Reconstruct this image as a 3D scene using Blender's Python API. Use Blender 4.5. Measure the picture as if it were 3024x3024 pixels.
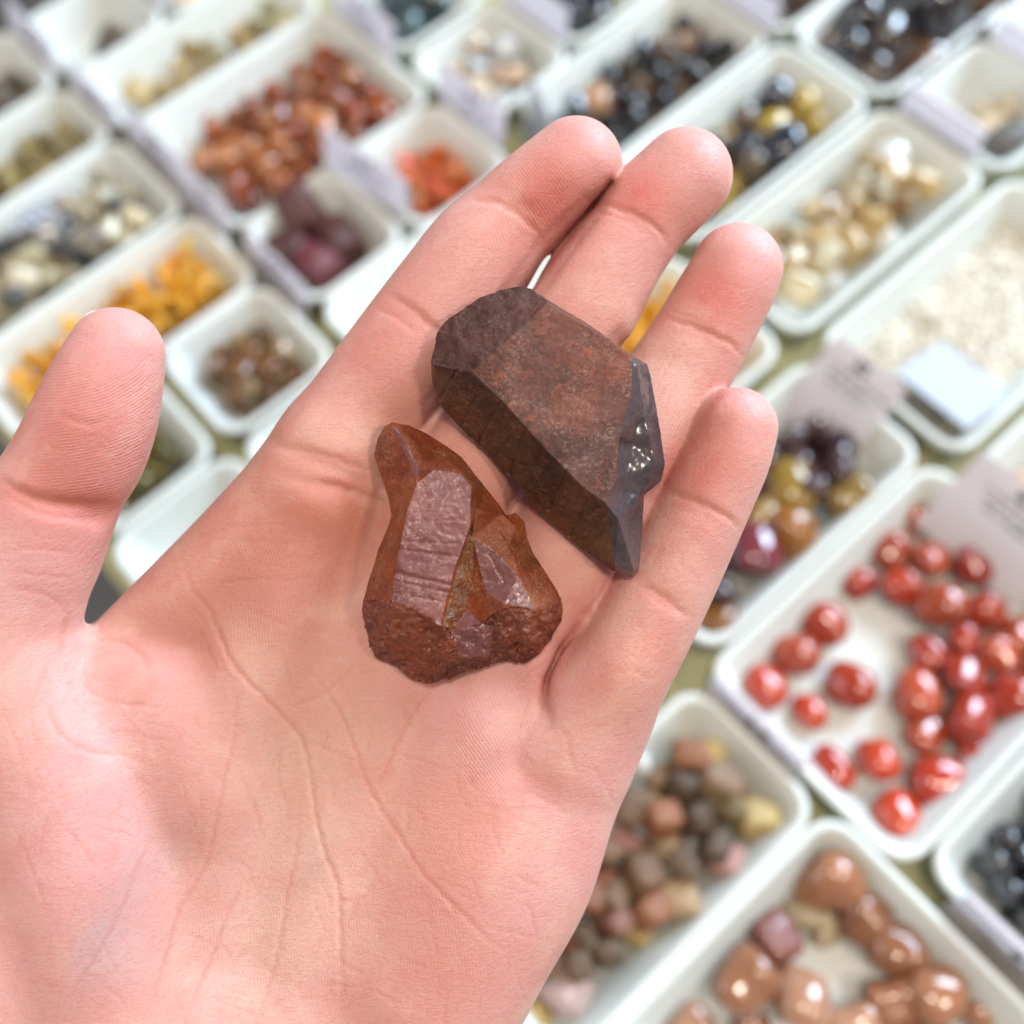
import bpy, bmesh, math, random
import numpy as np
from mathutils import Vector, Matrix, geometry, noise

for o in list(bpy.data.objects):
    bpy.data.objects.remove(o, do_unlink=True)
random.seed(7)
rng = np.random.default_rng(7)
SC = bpy.context.scene
COL = SC.collection

# ------------------------------------------------------------------ camera
TILT, ROLL, YAW = math.radians(23.9), math.radians(6.45), math.radians(36.0)
CAM_H = 0.34
ct, st, cr, sr = math.cos(TILT), math.sin(TILT), math.cos(ROLL), math.sin(ROLL)
RX = np.array([[1, 0, 0], [0, ct, st], [0, -st, ct]])
RZ = np.array([[cr, -sr, 0], [sr, cr, 0], [0, 0, 1]])
RC = RZ @ RX                       # world -> camera
CAMP = np.array([0.0, 0.0, CAM_H])
cam = bpy.data.cameras.new('camera')
co = bpy.data.objects.new('camera', cam)
COL.objects.link(co)
M = Matrix([list(r) for r in RC.T]).to_4x4()
M.translation = Vector(CAMP)
co.matrix_world = M
cam.sensor_width = 36
cam.lens = 36 * 3028 / 3024
cam.clip_start = 0.01
cam.clip_end = 20
cam.dof.use_dof = True
cam.dof.focus_distance = 0.169
cam.dof.aperture_fstop = 36.05 / 5.0
cam.dof.aperture_blades = 0
SC.camera = co

# ------------------------------------------------------------------ light
def dirc(x, y, z):                 # camera-space direction -> world
    return Vector(RC.T @ np.array([x, y, z]))

w = bpy.data.worlds.new('World'); SC.world = w; w.use_nodes = True
bg = w.node_tree.nodes['Background']
bg.inputs[0].default_value = (1.0, 0.95, 0.91, 1)
bg.inputs[1].default_value = 0.30

def area(name, loc, target, size, size_y, energy, color, shape='RECTANGLE'):
    l = bpy.data.lights.new(name, 'AREA'); l.shape = shape
    l.size = size; l.size_y = size_y; l.energy = energy; l.color = color
    o = bpy.data.objects.new(name, l); COL.objects.link(o)
    o.location = loc
    o.rotation_euler = (Vector(target) - Vector(loc)).to_track_quat('-Z', 'Y').to_euler()
    return o
area('window_light', (1.45, 1.15, 1.15), (0.1, 0.15, 0.0), 1.1, 0.9, 100, (0.62, 0.80, 1.0))
area('ceiling_lamp', (0.02, -0.10, 1.55), (0.05, 0.1, 0), 0.22, 0.22, 13, (1.0, 0.87, 0.74), 'DISK')
area('ceiling_lamp', (0.75, -0.45, 1.25), (0.1, 0.1, 0), 0.16, 0.16, 7.5, (1.0, 0.87, 0.74), 'DISK')
area('left_light', (-1.5, 0.4, 0.9), (0, 0.1, 0.1), 0.9, 0.9, 9, (0.90, 0.90, 1.0))  # weak, slightly bluish area light from the left side

SC.render.engine = 'CYCLES'
SC.cycles.use_denoising = True
SC.cycles.max_bounces = 8
SC.view_settings.view_transform = 'Standard'
SC.view_settings.look = 'None'
SC.view_settings.exposure = -0.03
SC.view_settings.gamma = 1.0

# ------------------------------------------------------------------ helpers
def tag(o, label=None, cat=None, group=None, kind=None):
    if label: o['label'] = label
    if cat: o['category'] = cat
    if group: o['group'] = group
    if kind: o['kind'] = kind
    return o

def mesh_obj(name, verts, faces, mat=None, parent=None, smooth=True):
    me = bpy.data.meshes.new(name)
    me.from_pydata([tuple(v) for v in verts], [], [tuple(f) for f in faces])
    me.update()
    if smooth:
        me.polygons.foreach_set('use_smooth', [True] * len(me.polygons))
    o = bpy.data.objects.new(name, me); COL.objects.link(o)
    if mat: me.materials.append(mat)
    if parent: o.parent = parent
    return o

def new_mat(name):
    m = bpy.data.materials.new(name); m.use_nodes = True
    nt = m.node_tree
    return m, nt, nt.nodes['Principled BSDF']

def N(nt, t, **kw):
    n = nt.nodes.new(t)
    for k, v in kw.items(): setattr(n, k, v)
    return n

def ramp(nt, fac, stops, interp='LINEAR'):
    r = N(nt, 'ShaderNodeValToRGB'); r.color_ramp.interpolation = interp
    e = r.color_ramp.elements
    while len(e) < len(stops): e.new(0.5)
    for i, (p, c) in enumerate(stops):
        e[i].position = p; e[i].color = (*c, 1)
    nt.links.new(fac, r.inputs[0])
    return r.outputs[0]

def mathn(nt, op, a, b=None, clamp=False):
    n = N(nt, 'ShaderNodeMath', operation=op); n.use_clamp = clamp
    for i, v in enumerate((a, b)):
        if v is None: continue
        if hasattr(v, 'links'): nt.links.new(v, n.inputs[i])
        else: n.inputs[i].default_value = v
    return n.outputs[0]

def noise_n(nt, scale, detail=3, rough=0.5, dist=0.0, vec=None):
    n = N(nt, 'ShaderNodeTexNoise'); n.inputs['Scale'].default_value = scale
    n.inputs['Detail'].default_value = detail; n.inputs['Roughness'].default_value = rough
    n.inputs['Distortion'].default_value = dist
    if vec is None:
        tc = N(nt, 'ShaderNodeTexCoord'); vec = tc.outputs['Object']
    nt.links.new(vec, n.inputs['Vector'])
    return n.outputs['Fac']

def mixc(nt, fac, a, b, mode='MIX'):
    n = N(nt, 'ShaderNodeMix', data_type='RGBA', blend_type=mode)
    def put(sock, v):
        if hasattr(v, 'links'): nt.links.new(v, sock)
        elif isinstance(v, (int, float)): sock.default_value = v
        else: sock.default_value = (*v, 1)
    put(n.inputs[0], fac); put(n.inputs[6], a); put(n.inputs[7], b)
    return n.outputs[2]

def bump(nt, h, strength, dist, prev=None):
    b = N(nt, 'ShaderNodeBump'); b.inputs['Strength'].default_value = strength
    b.inputs['Distance'].default_value = dist
    nt.links.new(h, b.inputs['Height'])
    if prev is not None: nt.links.new(prev, b.inputs['Normal'])
    return b.outputs[0]

UD = np.array([math.cos(YAW), math.sin(YAW)]); VD = np.array([math.sin(YAW), -math.cos(YAW)])
def tw(u, v, z=0.0):               # tray-grid mm -> world metres
    p = (UD * u + VD * v) / 1000
    return Vector((p[0], p[1], z / 1000))
def pix_plane(x, y, z):            # a photo pixel (3024 scale) on the level z (mm) -> grid mm
    X = RC.T @ np.array([(x - 1512) / 3028, -(y - 1512) / 3028, -1.0])
    X = X * ((CAM_H - z / 1000) / -X[2])
    return float(X[:2] @ UD) * 1000, float(X[:2] @ VD) * 1000

# ------------------------------------------------------------------ ground and table
m_floor, nt, p = new_mat('floor_concrete')
c = ramp(nt, noise_n(nt, 14, 6, 0.6), [(0.3, (0.075, 0.066, 0.058)), (0.7, (0.13, 0.115, 0.10))])
nt.links.new(c, p.inputs['Base Color']); p.inputs['Roughness'].default_value = 0.75
fl = mesh_obj('ground', [(-6, -6, -0.80), (6, -6, -0.80), (6, 6, -0.80), (-6, 6, -0.80)], [(0, 1, 2, 3)], m_floor)
tag(fl, kind='structure')

m_table, nt, p = new_mat('table_cover')
c = ramp(nt, noise_n(nt, 900, 3, 0.6), [(0.3, (0.33, 0.31, 0.16)), (0.7, (0.42, 0.40, 0.22))])
nt.links.new(c, p.inputs['Base Color']); p.inputs['Roughness'].default_value = 0.7
nt.links.new(bump(nt, noise_n(nt, 1600, 2), 0.25, 0.0004), p.inputs['Normal'])
m_wood, nt, p = new_mat('table_leg_wood')
p.inputs['Base Color'].default_value = (0.12, 0.07, 0.04, 1); p.inputs['Roughness'].default_value = 0.5

def box_faces(): return [(0, 3, 2, 1), (4, 5, 6, 7), (0, 1, 5, 4), (1, 2, 6, 5), (2, 3, 7, 6), (3, 0, 4, 7)]
def gbox(u0, u1, v0, v1, z0, z1):
    return [tw(u0, v0, z0), tw(u0, v1, z0), tw(u1, v1, z0), tw(u1, v0, z0),
            tw(u0, v0, z1), tw(u0, v1, z1), tw(u1, v1, z1), tw(u1, v0, z1)]
tbl = bpy.data.objects.new('display_table', None); COL.objects.link(tbl)
tag(tbl, 'long table with a pale olive green cover under the rows of white trays', 'table')
ZT = -22.0
mesh_obj('table_top', gbox(-36, 620, -478, 240, ZT - 24, ZT), box_faces(), m_table, tbl, smooth=False)
for (a, b) in ((-26, -468), (580, -468), (-26, 200), (580, 200)):
    mesh_obj('leg', gbox(a, a + 30, b, b + 30, -800, ZT - 24), box_faces(), m_wood, tbl, smooth=False)

# ------------------------------------------------------------------ trays
m_tray, nt, p = new_mat('milky_plastic')
p.inputs['Base Color'].default_value = (0.84, 0.87, 0.84, 1)
p.inputs['Roughness'].default_value = 0.34
p.inputs['Specular IOR Level'].default_value = 0.45
tr = N(nt, 'ShaderNodeBsdfTranslucent'); tr.inputs[0].default_value = (0.86, 0.87, 0.78, 1)
mx = N(nt, 'ShaderNodeMixShader'); mx.inputs[0].default_value = 0.34
nt.links.new(p.outputs[0], mx.inputs[1]); nt.links.new(tr.outputs[0], mx.inputs[2])
nt.links.new(mx.outputs[0], nt.nodes['Material Output'].inputs[0])

PROFILE = [(16, -21.9), (12.6, -21.6), (10.6, -19.8), (2.6, -4.0), (1.7, -3.0), (0.3, -2.8), (0.0, -2.2), (0.0, -0.6), (0.5, 0.0),
           (2.0, 0.15), (2.7, -0.35), (3.2, -1.6), (4.8, -5.0), (9.4, -14.0), (11.2, -17.2), (13.6, -19.4), (17.0, -20.3)]
def ring(hw, hh, inset, R, n=8):
    a, b = hw - inset, hh - inset
    r = max(R - inset * 0.75, 4.0); r = min(r, a - 0.5, b - 0.5)
    pts = []
    for q, (sx, sy) in enumerate(((1, 1), (-1, 1), (-1, -1), (1, -1))):
        for i in range(n + 1):
            t = math.pi / 2 * (q + i / n)
            pts.append((sx * (a - r) + r * math.cos(t), sy * (b - r) + r * math.sin(t)))
    return pts
def tray(u0, u1, v0, v1, label, rot=None, R=11):
    hw, hh = (u1 - u0) / 2 + 1.4, (v1 - v0) / 2 + 1.4
    verts, faces = [], []
    for ins, z in PROFILE:
        for (x, y) in ring(hw, hh, ins, R): verts.append((x / 1000, -y / 1000, z / 1000))
    n = len(ring(hw, hh, 0, R))
    for k in range(len(PROFILE) - 1):
        for i in range(n):
            j = (i + 1) % n
            faces.append((k * n + i, k * n + j, (k + 1) * n + j, (k + 1) * n + i))
    faces.append(tuple(range(n))[::-1]); L = (len(PROFILE) - 1) * n
    faces.append(tuple(range(L, L + n)))
    o = mesh_obj('display_tray', verts, faces, m_tray)
    bm = bmesh.new(); bm.from_mesh(o.data); bmesh.ops.recalc_face_normals(bm, faces=bm.faces); bm.to_mesh(o.data); bm.free()
    o.location = tw((u0 + u1) / 2, (v0 + v1) / 2)
    if rot is None: rot = random.uniform(-0.9, 0.9)
    o.rotation_euler = (0, 0, YAW + math.radians(rot))
    tag(o, label, 'tray', 'white plastic trays in rows on the table')
    return o

# ------------------------------------------------------------------ stone shapes
def ico(sub=3):
    bm = bmesh.new(); bmesh.ops.create_icosphere(bm, subdivisions=sub, radius=1.0)
    v = np.array([x.co[:] for x in bm.verts]); f = [tuple(y.index for y in x.verts) for x in bm.faces]
    bm.free(); return v, f
IV, IF = ico(3)
IV2, IF2 = ico(2)
def lump(seed, amp=0.22, sq=(1, 0.85, 0.7), boxy=0.0, sub=3):
    V, F = (IV, IF) if sub == 3 else (IV2, IF2)
    r = np.random.default_rng(seed); off = r.uniform(-50, 50, 3)
    out = []
    for q in V:
        d = 1 + amp * (noise.noise(Vector(q * 0.9 + off)) * 1.5) + amp * 0.25 * noise.noise(Vector(q * 2.4 + off))
        if boxy: d *= 1 / (np.sum(np.abs(q) ** (2 + boxy * 6)) ** (1 / (2 + boxy * 6)))
        out.append(q * d * np.array(sq))
    out = np.array(out); out -= out.mean(0)
    return out, F
def shard(seed, sq=(1, 0.8, 0.6), npl=11):
    """smooth ball cut by random planes: a broken chip with flat faces"""
    r = np.random.default_rng(seed); V = IV2.copy()
    dirs = r.normal(size=(npl, 3)); dirs /= np.linalg.norm(dirs, axis=1)[:, None]
    h = r.uniform(0.5, 0.85, npl)
    for d, hh in zip(dirs, h):
        s = V @ d; k = s > hh
        V[k] -= np.outer(s[k] - hh, d)
    V = V * np.array(sq); return V - V.mean(0), IF2
_cache = {}
def stone_mesh(kind, variant, mat, name):
    key = (kind, variant, mat.name)
    if key in _cache: return _cache[key]
    s = hash((kind, variant)) % 1000 if False else variant * 17 + len(kind) * 101
    sm = True
    rr = np.random.default_rng(s + 5)
    if kind == 'pebble': V, F = lump(s, 0.24, (1, rr.uniform(.75, .95), rr.uniform(.6, .8)), 0.12)
    elif kind == 'bead': V, F = lump(s, 0.17, (1, rr.uniform(.82, 1), rr.uniform(.68, .82)), 0.06)
    elif kind == 'tumbled': V, F = lump(s, 0.24, (1, rr.uniform(.78, .95), rr.uniform(.66, .82)), 0.25)
    elif kind == 'block': V, F = lump(s, 0.15, (1, rr.uniform(.7, .95), rr.uniform(.6, .85)), 0.45)
    elif kind == 'chip': V, F = shard(s, (1, rr.uniform(.6, .9), rr.uniform(.35, .7)))
    elif kind == 'slab': V, F = shard(s, (1.25, rr.uniform(.6, .8), rr.uniform(.35, .5)), 14)
    me = bpy.data.meshes.new(name)
    me.from_pydata([tuple(x) for x in V], [], F); me.update()
    if kind not in ('chip', 'slab'): me.polygons.foreach_set('use_smooth', [True] * len(me.polygons))
    me.materials.append(mat)
    _cache[key] = me
    return me

def stone_mat(name, pal, rough=0.25, trans=0.0, mott=0.35, coat=0.0, stripes=False, sss=0.0, spec=0.5):
    m, nt, p = new_mat(name)
    oi = N(nt, 'ShaderNodeObjectInfo')
    n = len(pal)
    base = ramp(nt, oi.outputs['Random'], [((i + 0.0) / n, c) for i, c in enumerate(pal)], 'CONSTANT')
    rnd2 = mathn(nt, 'FRACT', mathn(nt, 'MULTIPLY', oi.outputs['Random'], 37.7))
    val = mathn(nt, 'ADD', mathn(nt, 'MULTIPLY', rnd2, 0.5), 0.75)
    hv = N(nt, 'ShaderNodeHueSaturation'); nt.links.new(base, hv.inputs['Color']); nt.links.new(val, hv.inputs['Value'])
    tc = N(nt, 'ShaderNodeTexCoord'); ad = N(nt, 'ShaderNodeVectorMath', operation='ADD')
    nt.links.new(tc.outputs['Object'], ad.inputs[0]); nt.links.new(oi.outputs['Location'], ad.inputs[1])
    if stripes:
        wv = N(nt, 'ShaderNodeTexWave'); wv.inputs['Scale'].default_value = 1.1; wv.inputs['Distortion'].default_value = 5
        nt.links.new(tc.outputs['Object'], wv.inputs['Vector']); f = wv.outputs['Fac']
    else:
        f = noise_n(nt, 2.2, 4, 0.6, 0.8, tc.outputs['Object'])
    dark = N(nt, 'ShaderNodeHueSaturation'); nt.links.new(hv.outputs[0], dark.inputs['Color']); dark.inputs['Value'].default_value = 0.45
    f2 = mathn(nt, 'MULTIPLY', mathn(nt, 'SUBTRACT', f, 0.35, True), mott * 3, True)
    col = mixc(nt, f2, hv.outputs[0], dark.outputs[0])
    nt.links.new(col, p.inputs['Base Color'])
    p.inputs['Roughness'].default_value = rough; p.inputs['Specular IOR Level'].default_value = spec
    if coat: p.inputs['Coat Weight'].default_value = coat; p.inputs['Coat Roughness'].default_value = 0.06
    if trans: p.inputs['Transmission Weight'].default_value = trans; p.inputs['IOR'].default_value = 1.45
    if sss:
        p.inputs['Subsurface Weight'].default_value = sss
        p.inputs['Subsurface Radius'].default_value = (1, .6, .4); p.inputs['Subsurface Scale'].default_value = 0.25
        p.subsurface_method = 'BURLEY'
    if rough > 0.2:
        nt.links.new(bump(nt, noise_n(nt, 6, 4, 0.6, 0, tc.outputs['Object']), 0.25, 0.05), p.inputs['Normal'])
    return m

FLOOR_Z = -20.3
def place_stone(name, kind, mat, u, v, z, r, label, cat, group=None, rot=None, flat=False, sq=None):
    me = stone_mesh(kind, random.randrange(7), mat, name)
    o = bpy.data.objects.new(name, me); COL.objects.link(o)
    o.location = tw(u, v, z); s = r / 1000 * (1.4 if kind in ('chip', 'slab') else 1)
    o.scale = (s, s, s) if sq is None else (s * sq[0], s * sq[1], s * sq[2])
    if rot is None:
        rot = (random.uniform(-.35, .35), random.uniform(-.35, .35), random.uniform(0, 6.28)) if flat else tuple(random.uniform(0, 6.28) for _ in range(3))
    o.rotation_euler = rot
    tag(o, label, cat, group)
    return o

def pile(t, n, size, kind, mat, name, label, group, cfu=0.5, cfv=0.5, spread=0.5, cat='stone', cand=14, zmax=-2, var=0.25, flat=False, pre=()):
    u0, u1, v0, v1 = t
    a0, a1, b0, b1 = u0 + 9, u1 - 9, v0 + 9, v1 - 9
    L = list(pre)
    for i in range(n):
        r = size / 2 * 1.1 * (1 + random.uniform(-var, var))
        best = None
        for c in range(cand):
            if spread >= 1: fu, fv = random.random(), random.random()
            else:
                fu = min(1, max(0, random.gauss(cfu, spread))); fv = min(1, max(0, random.gauss(cfv, spread)))
            u = a0 + r * .8 + (a1 - a0 - 1.6 * r) * fu; v = b0 + r * .8 + (b1 - b0 - 1.6 * r) * fv
            z = FLOOR_Z + r * (0.66 if flat else 0.72)
            for (x, y, zz, q) in L:
                d2 = (x - u) ** 2 + (y - v) ** 2; s = 0.80 * (q + r)
                if d2 < s * s: z = max(z, zz + math.sqrt(s * s - d2) * 0.72)
            sc = z + 0.02 * (abs(fu - cfu) + abs(fv - cfv)) * 20
            if best is None or sc < best[0]: best = (sc, u, v, z)
        _, u, v, z = best
        if z + r * .7 > zmax: continue
        L.append((u, v, z, r))
        place_stone(name, kind, mat, u, v, z, r, label, cat, group, flat=flat)
    return L
# ------------------------------------------------------------------ the trays and what lies in them
T = {}
def T_(k, u0, u1, v0, v1, label, **kw):
    T[k] = (u0, u1, v0, v1); tray(u0, u1, v0, v1, label, **kw)
T_('jasper', 97, 213, -33, 51, 'large white tray with glossy red pebbles spread on its cream floor, below the little finger', rot=0)
T_('peach', -17, 93, 24, 108, 'wide white tray with big salmon pink pebbles at the bottom edge of the photo')
T_('brown', -20, 91, -33, 21, 'narrow white tray heaped with dull brown pebbles beside the heel of the hand', rot=0)
T_('blackbr', 103, 213, 55, 109, 'white tray of small shiny black beads in the lower right corner')
T_('garnet', 104, 214, -92, -37, 'white tray of dark purple and yellow stones just right of the little finger', rot=0)
T_('behind_fingers', 107, 211, -165, -102, 'white tray of bright orange chips seen through the gap between middle and ring finger')
T_('under_palm', 96, 206, -203, -168, 'white tray almost wholly hidden behind the fingers')
T_('under_index', 92, 200, -242, -205, 'empty white tray whose pale blue wall shows left of the index finger')
T_('rhodo', 91, 140, -294, -245, 'small square white tray with a few large dark rose stones')
T_('carnel', 147, 197, -293, -243, 'small square white tray with bright orange red chips left of the index fingertip')
T_('agate', 91, 197, -374, -297, 'large white tray of copper orange stones in the upper left')
T_('honey', 88, 197, -419, -377, 'narrow white tray with a thin scatter of honey coloured stones, above the copper orange ones')
T_('smoky', 87, 139, -469, -422, 'small white tray with three grey brown stones near the top left corner')
T_('amber_top', 145, 197, -470, -423, 'small white tray of orange beige stones cut off by the top edge, left of centre')
T_('edge_round', 30, 80, -472, -424, 'small white tray with dark stones cut by the left edge near the top')
T_('olive', -30, 81, -420, -380, 'narrow white tray of olive brown chips at the upper left edge')
T_('zebra', -30, 81, -376, -322, 'white tray of cream, grey and black banded stones at the left edge')
T_('orange', -29, 82, -318, -271, 'narrow white tray of bright yellow orange chips behind the thumb tip')
T_('amber', 31, 82, -268, -218, 'small square white tray with amber brown stones between thumb and index finger')
T_('green', -29, 23, -266, -217, 'small square white tray of olive green glassy chips behind the thumb')
T_('pale', -28, 27, -213, -163, 'nearly empty small white tray in the notch between thumb and palm')
T_('hidden_a', 32, 86, -213, -163, 'small white tray just peeking out behind the index side of the palm')
T_('teal', 204, 256, -382, -327, 'small white tray of dark teal black stones at the top, left of centre')
T_('clear', 204, 257, -321, -270, 'small square white tray of sparkling clear and peach crystals above the index fingertip')
T_('jet', 264, 318, -328, -274, 'small white tray of jet black stones at the top centre')
T_('blackgold', 222, 328, -269, -215, 'long white tray of black and brown beads behind the index and middle fingertips')
T_('tiger', 222, 331, -211, -160, 'long white tray of golden and black banded stones right of the middle fingertip')
T_('citrine', 220, 333, -155, -101, 'long white tray heaped with pale honey translucent stones right of the ring fingertip')
T_('grit', 223, 341, -94, -27, 'long white tray of fine cream white crystal grit at the right edge')
T_('beyond', 223, 335, -20, 38, 'white tray past the red pebbles, cut off by the right edge')
T_('chestnut', 335, 442, -265, -214, 'white tray of chestnut dark stones at the top, above the golden stones')
T_('onyx', 337, 447, -210, -157, 'white tray of very large black and brown glossy stones at the top right')
T_('oval', 340, 394, -151, -97, 'small white tray with one flat dark grey stone at the right edge')
T_('corner', 399, 450, -153, -100, 'white tray cut off by the top right corner')
T_('edge_right', 346, 450, -90, -40, 'white tray beyond the grit, past the right edge')

G = 'stones lying in the trays'
# copper orange agates
m = stone_mat('copper_agate', [(.28, .060, .012), (.36, .095, .02), (.32, .06, .015), (.22, .045, .01), (.42, .15, .05)], .18, coat=.5, sss=.2)
pile(T['agate'], 115, 12, 'pebble', m, 'agate_stone', 'copper orange tumbled stone in the large tray at upper left', 'copper orange stones in the upper left tray', .58, .55, .26, zmax=-1)
m = stone_mat('cream_agate', [(.72, .66, .48), (.75, .62, .45)], .2, coat=.4)
pile(T['agate'], 9, 11, 'pebble', m, 'cream_stone', 'cream pebble among the copper orange stones at upper left', 'cream pebbles among the copper orange stones', .5, .5, .3, zmax=6)
m = stone_mat('honey_quartz', [(.50, .33, .13), (.58, .40, .17), (.50, .42, .22)], .3, sss=.3)
pile(T['honey'], 26, 13, 'chip', m, 'honey_stone', 'honey coloured rough stone in the narrow tray near the top left', 'honey coloured stones near the top left', .5, .6, .3)
m = stone_mat('smoky_brown', [(.12, .09, .06), (.07, .055, .04)], .3)
pile(T['smoky'], 6, 15, 'pebble', m, 'smoky_stone', 'grey brown stone in the small tray near the top left corner', 'grey brown stones near the top left corner', .45, .75, .12)
pile(T['edge_round'], 12, 13, 'pebble', m, 'dark_stone', 'dark stone in the small tray cut by the left edge', 'dark stones in the tray at the left edge', .5, .6, .3)
m = stone_mat('orange_beige', [(.62, .36, .12), (.66, .45, .2)], .3)
pile(T['amber_top'], 14, 13, 'pebble', m, 'beige_stone', 'orange beige stone in the tray cut by the top edge', 'orange beige stones at the top edge', .5, .5, .3)
m = stone_mat('olive_chip', [(.20, .145, .045), (.27, .2, .08), (.16, .12, .04)], .35)
pile(T['olive'], 95, 10, 'chip', m, 'olive_chip', 'olive brown chip in the narrow tray at the upper left edge', 'olive brown chips at the upper left', .55, .6, .35, zmax=-1)
m = stone_mat('banded_cream', [(.50, .43, .26), (.34, .28, .17), (.06, .055, .05), (.40, .33, .20), (.16, .15, .13), (.58, .52, .38)], .2, coat=.4, stripes=True, mott=.3)
pile(T['zebra'], 130, 11.5, 'block', m, 'banded_stone', 'cream, grey or black banded tumbled stone in the tray at the left edge', 'banded stones at the left edge', .5, .55, 1.0, zmax=3)
m = stone_mat('striped_grey', [(.35, .37, .42)], .1, coat=1, stripes=True, mott=.9)
uu, vv = pix_plane(150, 650, -8)
place_stone('banded_stone', 'slab', m, uu, vv, -4, 13, 'largest blue grey striped stone on the heap of cream and black ones', 'stone', flat=True)
m = stone_mat('orange_citrine', [(.98, .46, .03), (.95, .36, .01), (1.0, .56, .08), (.98, .42, .02)], .3, sss=.5, mott=.2)
pile(T['orange'], 230, 9.5, 'chip', m, 'orange_chip', 'small yellow orange chip in the narrow tray behind the thumb', 'yellow orange chips behind the thumb', .62, .55, .36, zmax=3)
pile(T['behind_fingers'], 230, 9, 'chip', m, 'orange_chip', 'bright orange chip in the tray behind the middle and ring fingers', 'bright orange chips behind the fingers', .5, .5, 1.0, zmax=3)
m = stone_mat('amber_brown', [(.19, .07, .015), (.24, .09, .015), (.20, .11, .04), (.30, .18, .08)], .15, coat=.6, sss=.2)
pile(T['amber'], 60, 12, 'pebble', m, 'amber_stone', 'amber brown stone in the square tray between thumb and index finger', 'amber brown stones between thumb and index finger', .5, .55, .36, zmax=2)
m = stone_mat('olive_glass', [(.17, .13, .04), (.25, .19, .07), (.12, .10, .03)], .2, coat=.3)
pile(T['green'], 85, 9, 'chip', m, 'green_chip', 'olive green glassy chip in the square tray behind the thumb', 'olive green chips behind the thumb', .6, .5, 1.0, zmax=-1)
m = stone_mat('rose_brown', [(.12, .022, .027), (.085, .022, .018), (.055, .018, .016)], .35)
for (x, y, r, z, d) in ((905, 640, 12.5, -7, 'tallest dark rose stone, standing at the back of its small square tray'), (850, 760, 12, -9, 'dark rose stone at the left end of the small square tray'),
                        (1010, 720, 12, -10, 'brownish rose stone on the right side of the small square tray'), (945, 800, 12.5, -10, 'darkest rose stone nearest the front of the small square tray')):
    u, v = pix_plane(x, y, z); place_stone('rose_stone', 'block', m, u, v, z, r, d, 'stone')
m = stone_mat('carnelian', [(.78, .12, .015), (.82, .2, .03), (.70, .09, .01)], .25, sss=.4, coat=.3, mott=.2)
pile(T['carnel'], 44, 9.5, 'chip', m, 'carnelian_chip', 'orange red chip in the small square tray left of the index fingertip', 'orange red chips left of the index fingertip', .5, .55, .24)
m = stone_mat('teal_black', [(.02, .04, .045), (.035, .06, .06), (.02, .025, .03)], .12, coat=.6)
pile(T['teal'], 30, 14, 'pebble', m, 'teal_stone', 'dark teal black stone in the tray at the top, left of centre', 'dark teal stones at the top', .5, .5, 1.0, zmax=0)
m = stone_mat('clear_quartz', [(.62, .62, .60), (.40, .37, .33), (.68, .45, .28), (.7, .55, .38)], .06, coat=.8, trans=.25)
pile(T['clear'], 34, 12, 'pebble', m, 'clear_stone', 'shiny clear or peach stone in the square tray above the index fingertip', 'shiny clear and peach stones above the index finger', .5, .5, .35, zmax=2)
m = stone_mat('jet_black', [(.012, .012, .014), (.02, .02, .025)], .08, coat=.8)
pile(T['jet'], 36, 13, 'pebble', m, 'jet_stone', 'jet black stone in the small tray at the top centre', 'jet black stones at the top centre', .5, .5, 1.0, zmax=0)
m = stone_mat('black_brown', [(.013, .012, .012), (.02, .018, .02), (.10, .06, .03), (.018, .017, .018), (.05, .035, .02), (.30, .16, .08)], .12, coat=.25, mott=.15)
pile(T['blackgold'], 74, 12, 'pebble', m, 'black_bead', 'black or brown glossy bead in the long tray behind the index and middle fingertips', 'black and brown beads behind the fingertips', .55, .55, .3, zmax=-1)
m = stone_mat('gold_tiger', [(.42, .28, .04), (.50, .34, .06), (.10, .07, .04), (.36, .25, .05), (.025, .025, .035)], .12, coat=.7, stripes=True, mott=.3)
pile(T['tiger'], 40, 16, 'bead', m, 'golden_stone', 'golden or black banded stone in the long tray right of the middle fingertip', 'golden and black banded stones', .45, .55, .35, zmax=-1)
m = stone_mat('blue_black', [(.015, .02, .035)], .06, coat=1.0)
for (x, y, r, d) in ((2300, 440, 12.5, 'largest blue black glossy stone on top of the golden stones'), (2285, 290, 10, 'grey glossy stone at the back of the golden stones')):
    u, v = pix_plane(x, y, -6); place_stone('blue_black_stone', 'bead', m, u, v, -6, r, d, 'stone')
m = stone_mat('pale_citrine', [(.56, .36, .15), (.62, .46, .24), (.55, .34, .12), (.55, .24, .04), (.66, .54, .34), (.42, .22, .08)], .2, sss=.45, coat=.25, mott=.25)
pile(T['citrine'], 120, 13, 'block', m, 'citrine_stone', 'pale honey translucent stone in the long tray right of the ring fingertip', 'pale honey stones right of the ring finger', .45, .5, 1.0, zmax=1)
m = stone_mat('white_quartz', [(.86, .86, .84), (.82, .82, .78)], .06, coat=1, sss=.3, mott=.1)
pile(T['citrine'], 14, 15, 'bead', m, 'white_stone', 'milky white glossy stone among the pale honey ones', 'milky white stones among the pale honey ones', .4, .5, .4, zmax=8)
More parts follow.
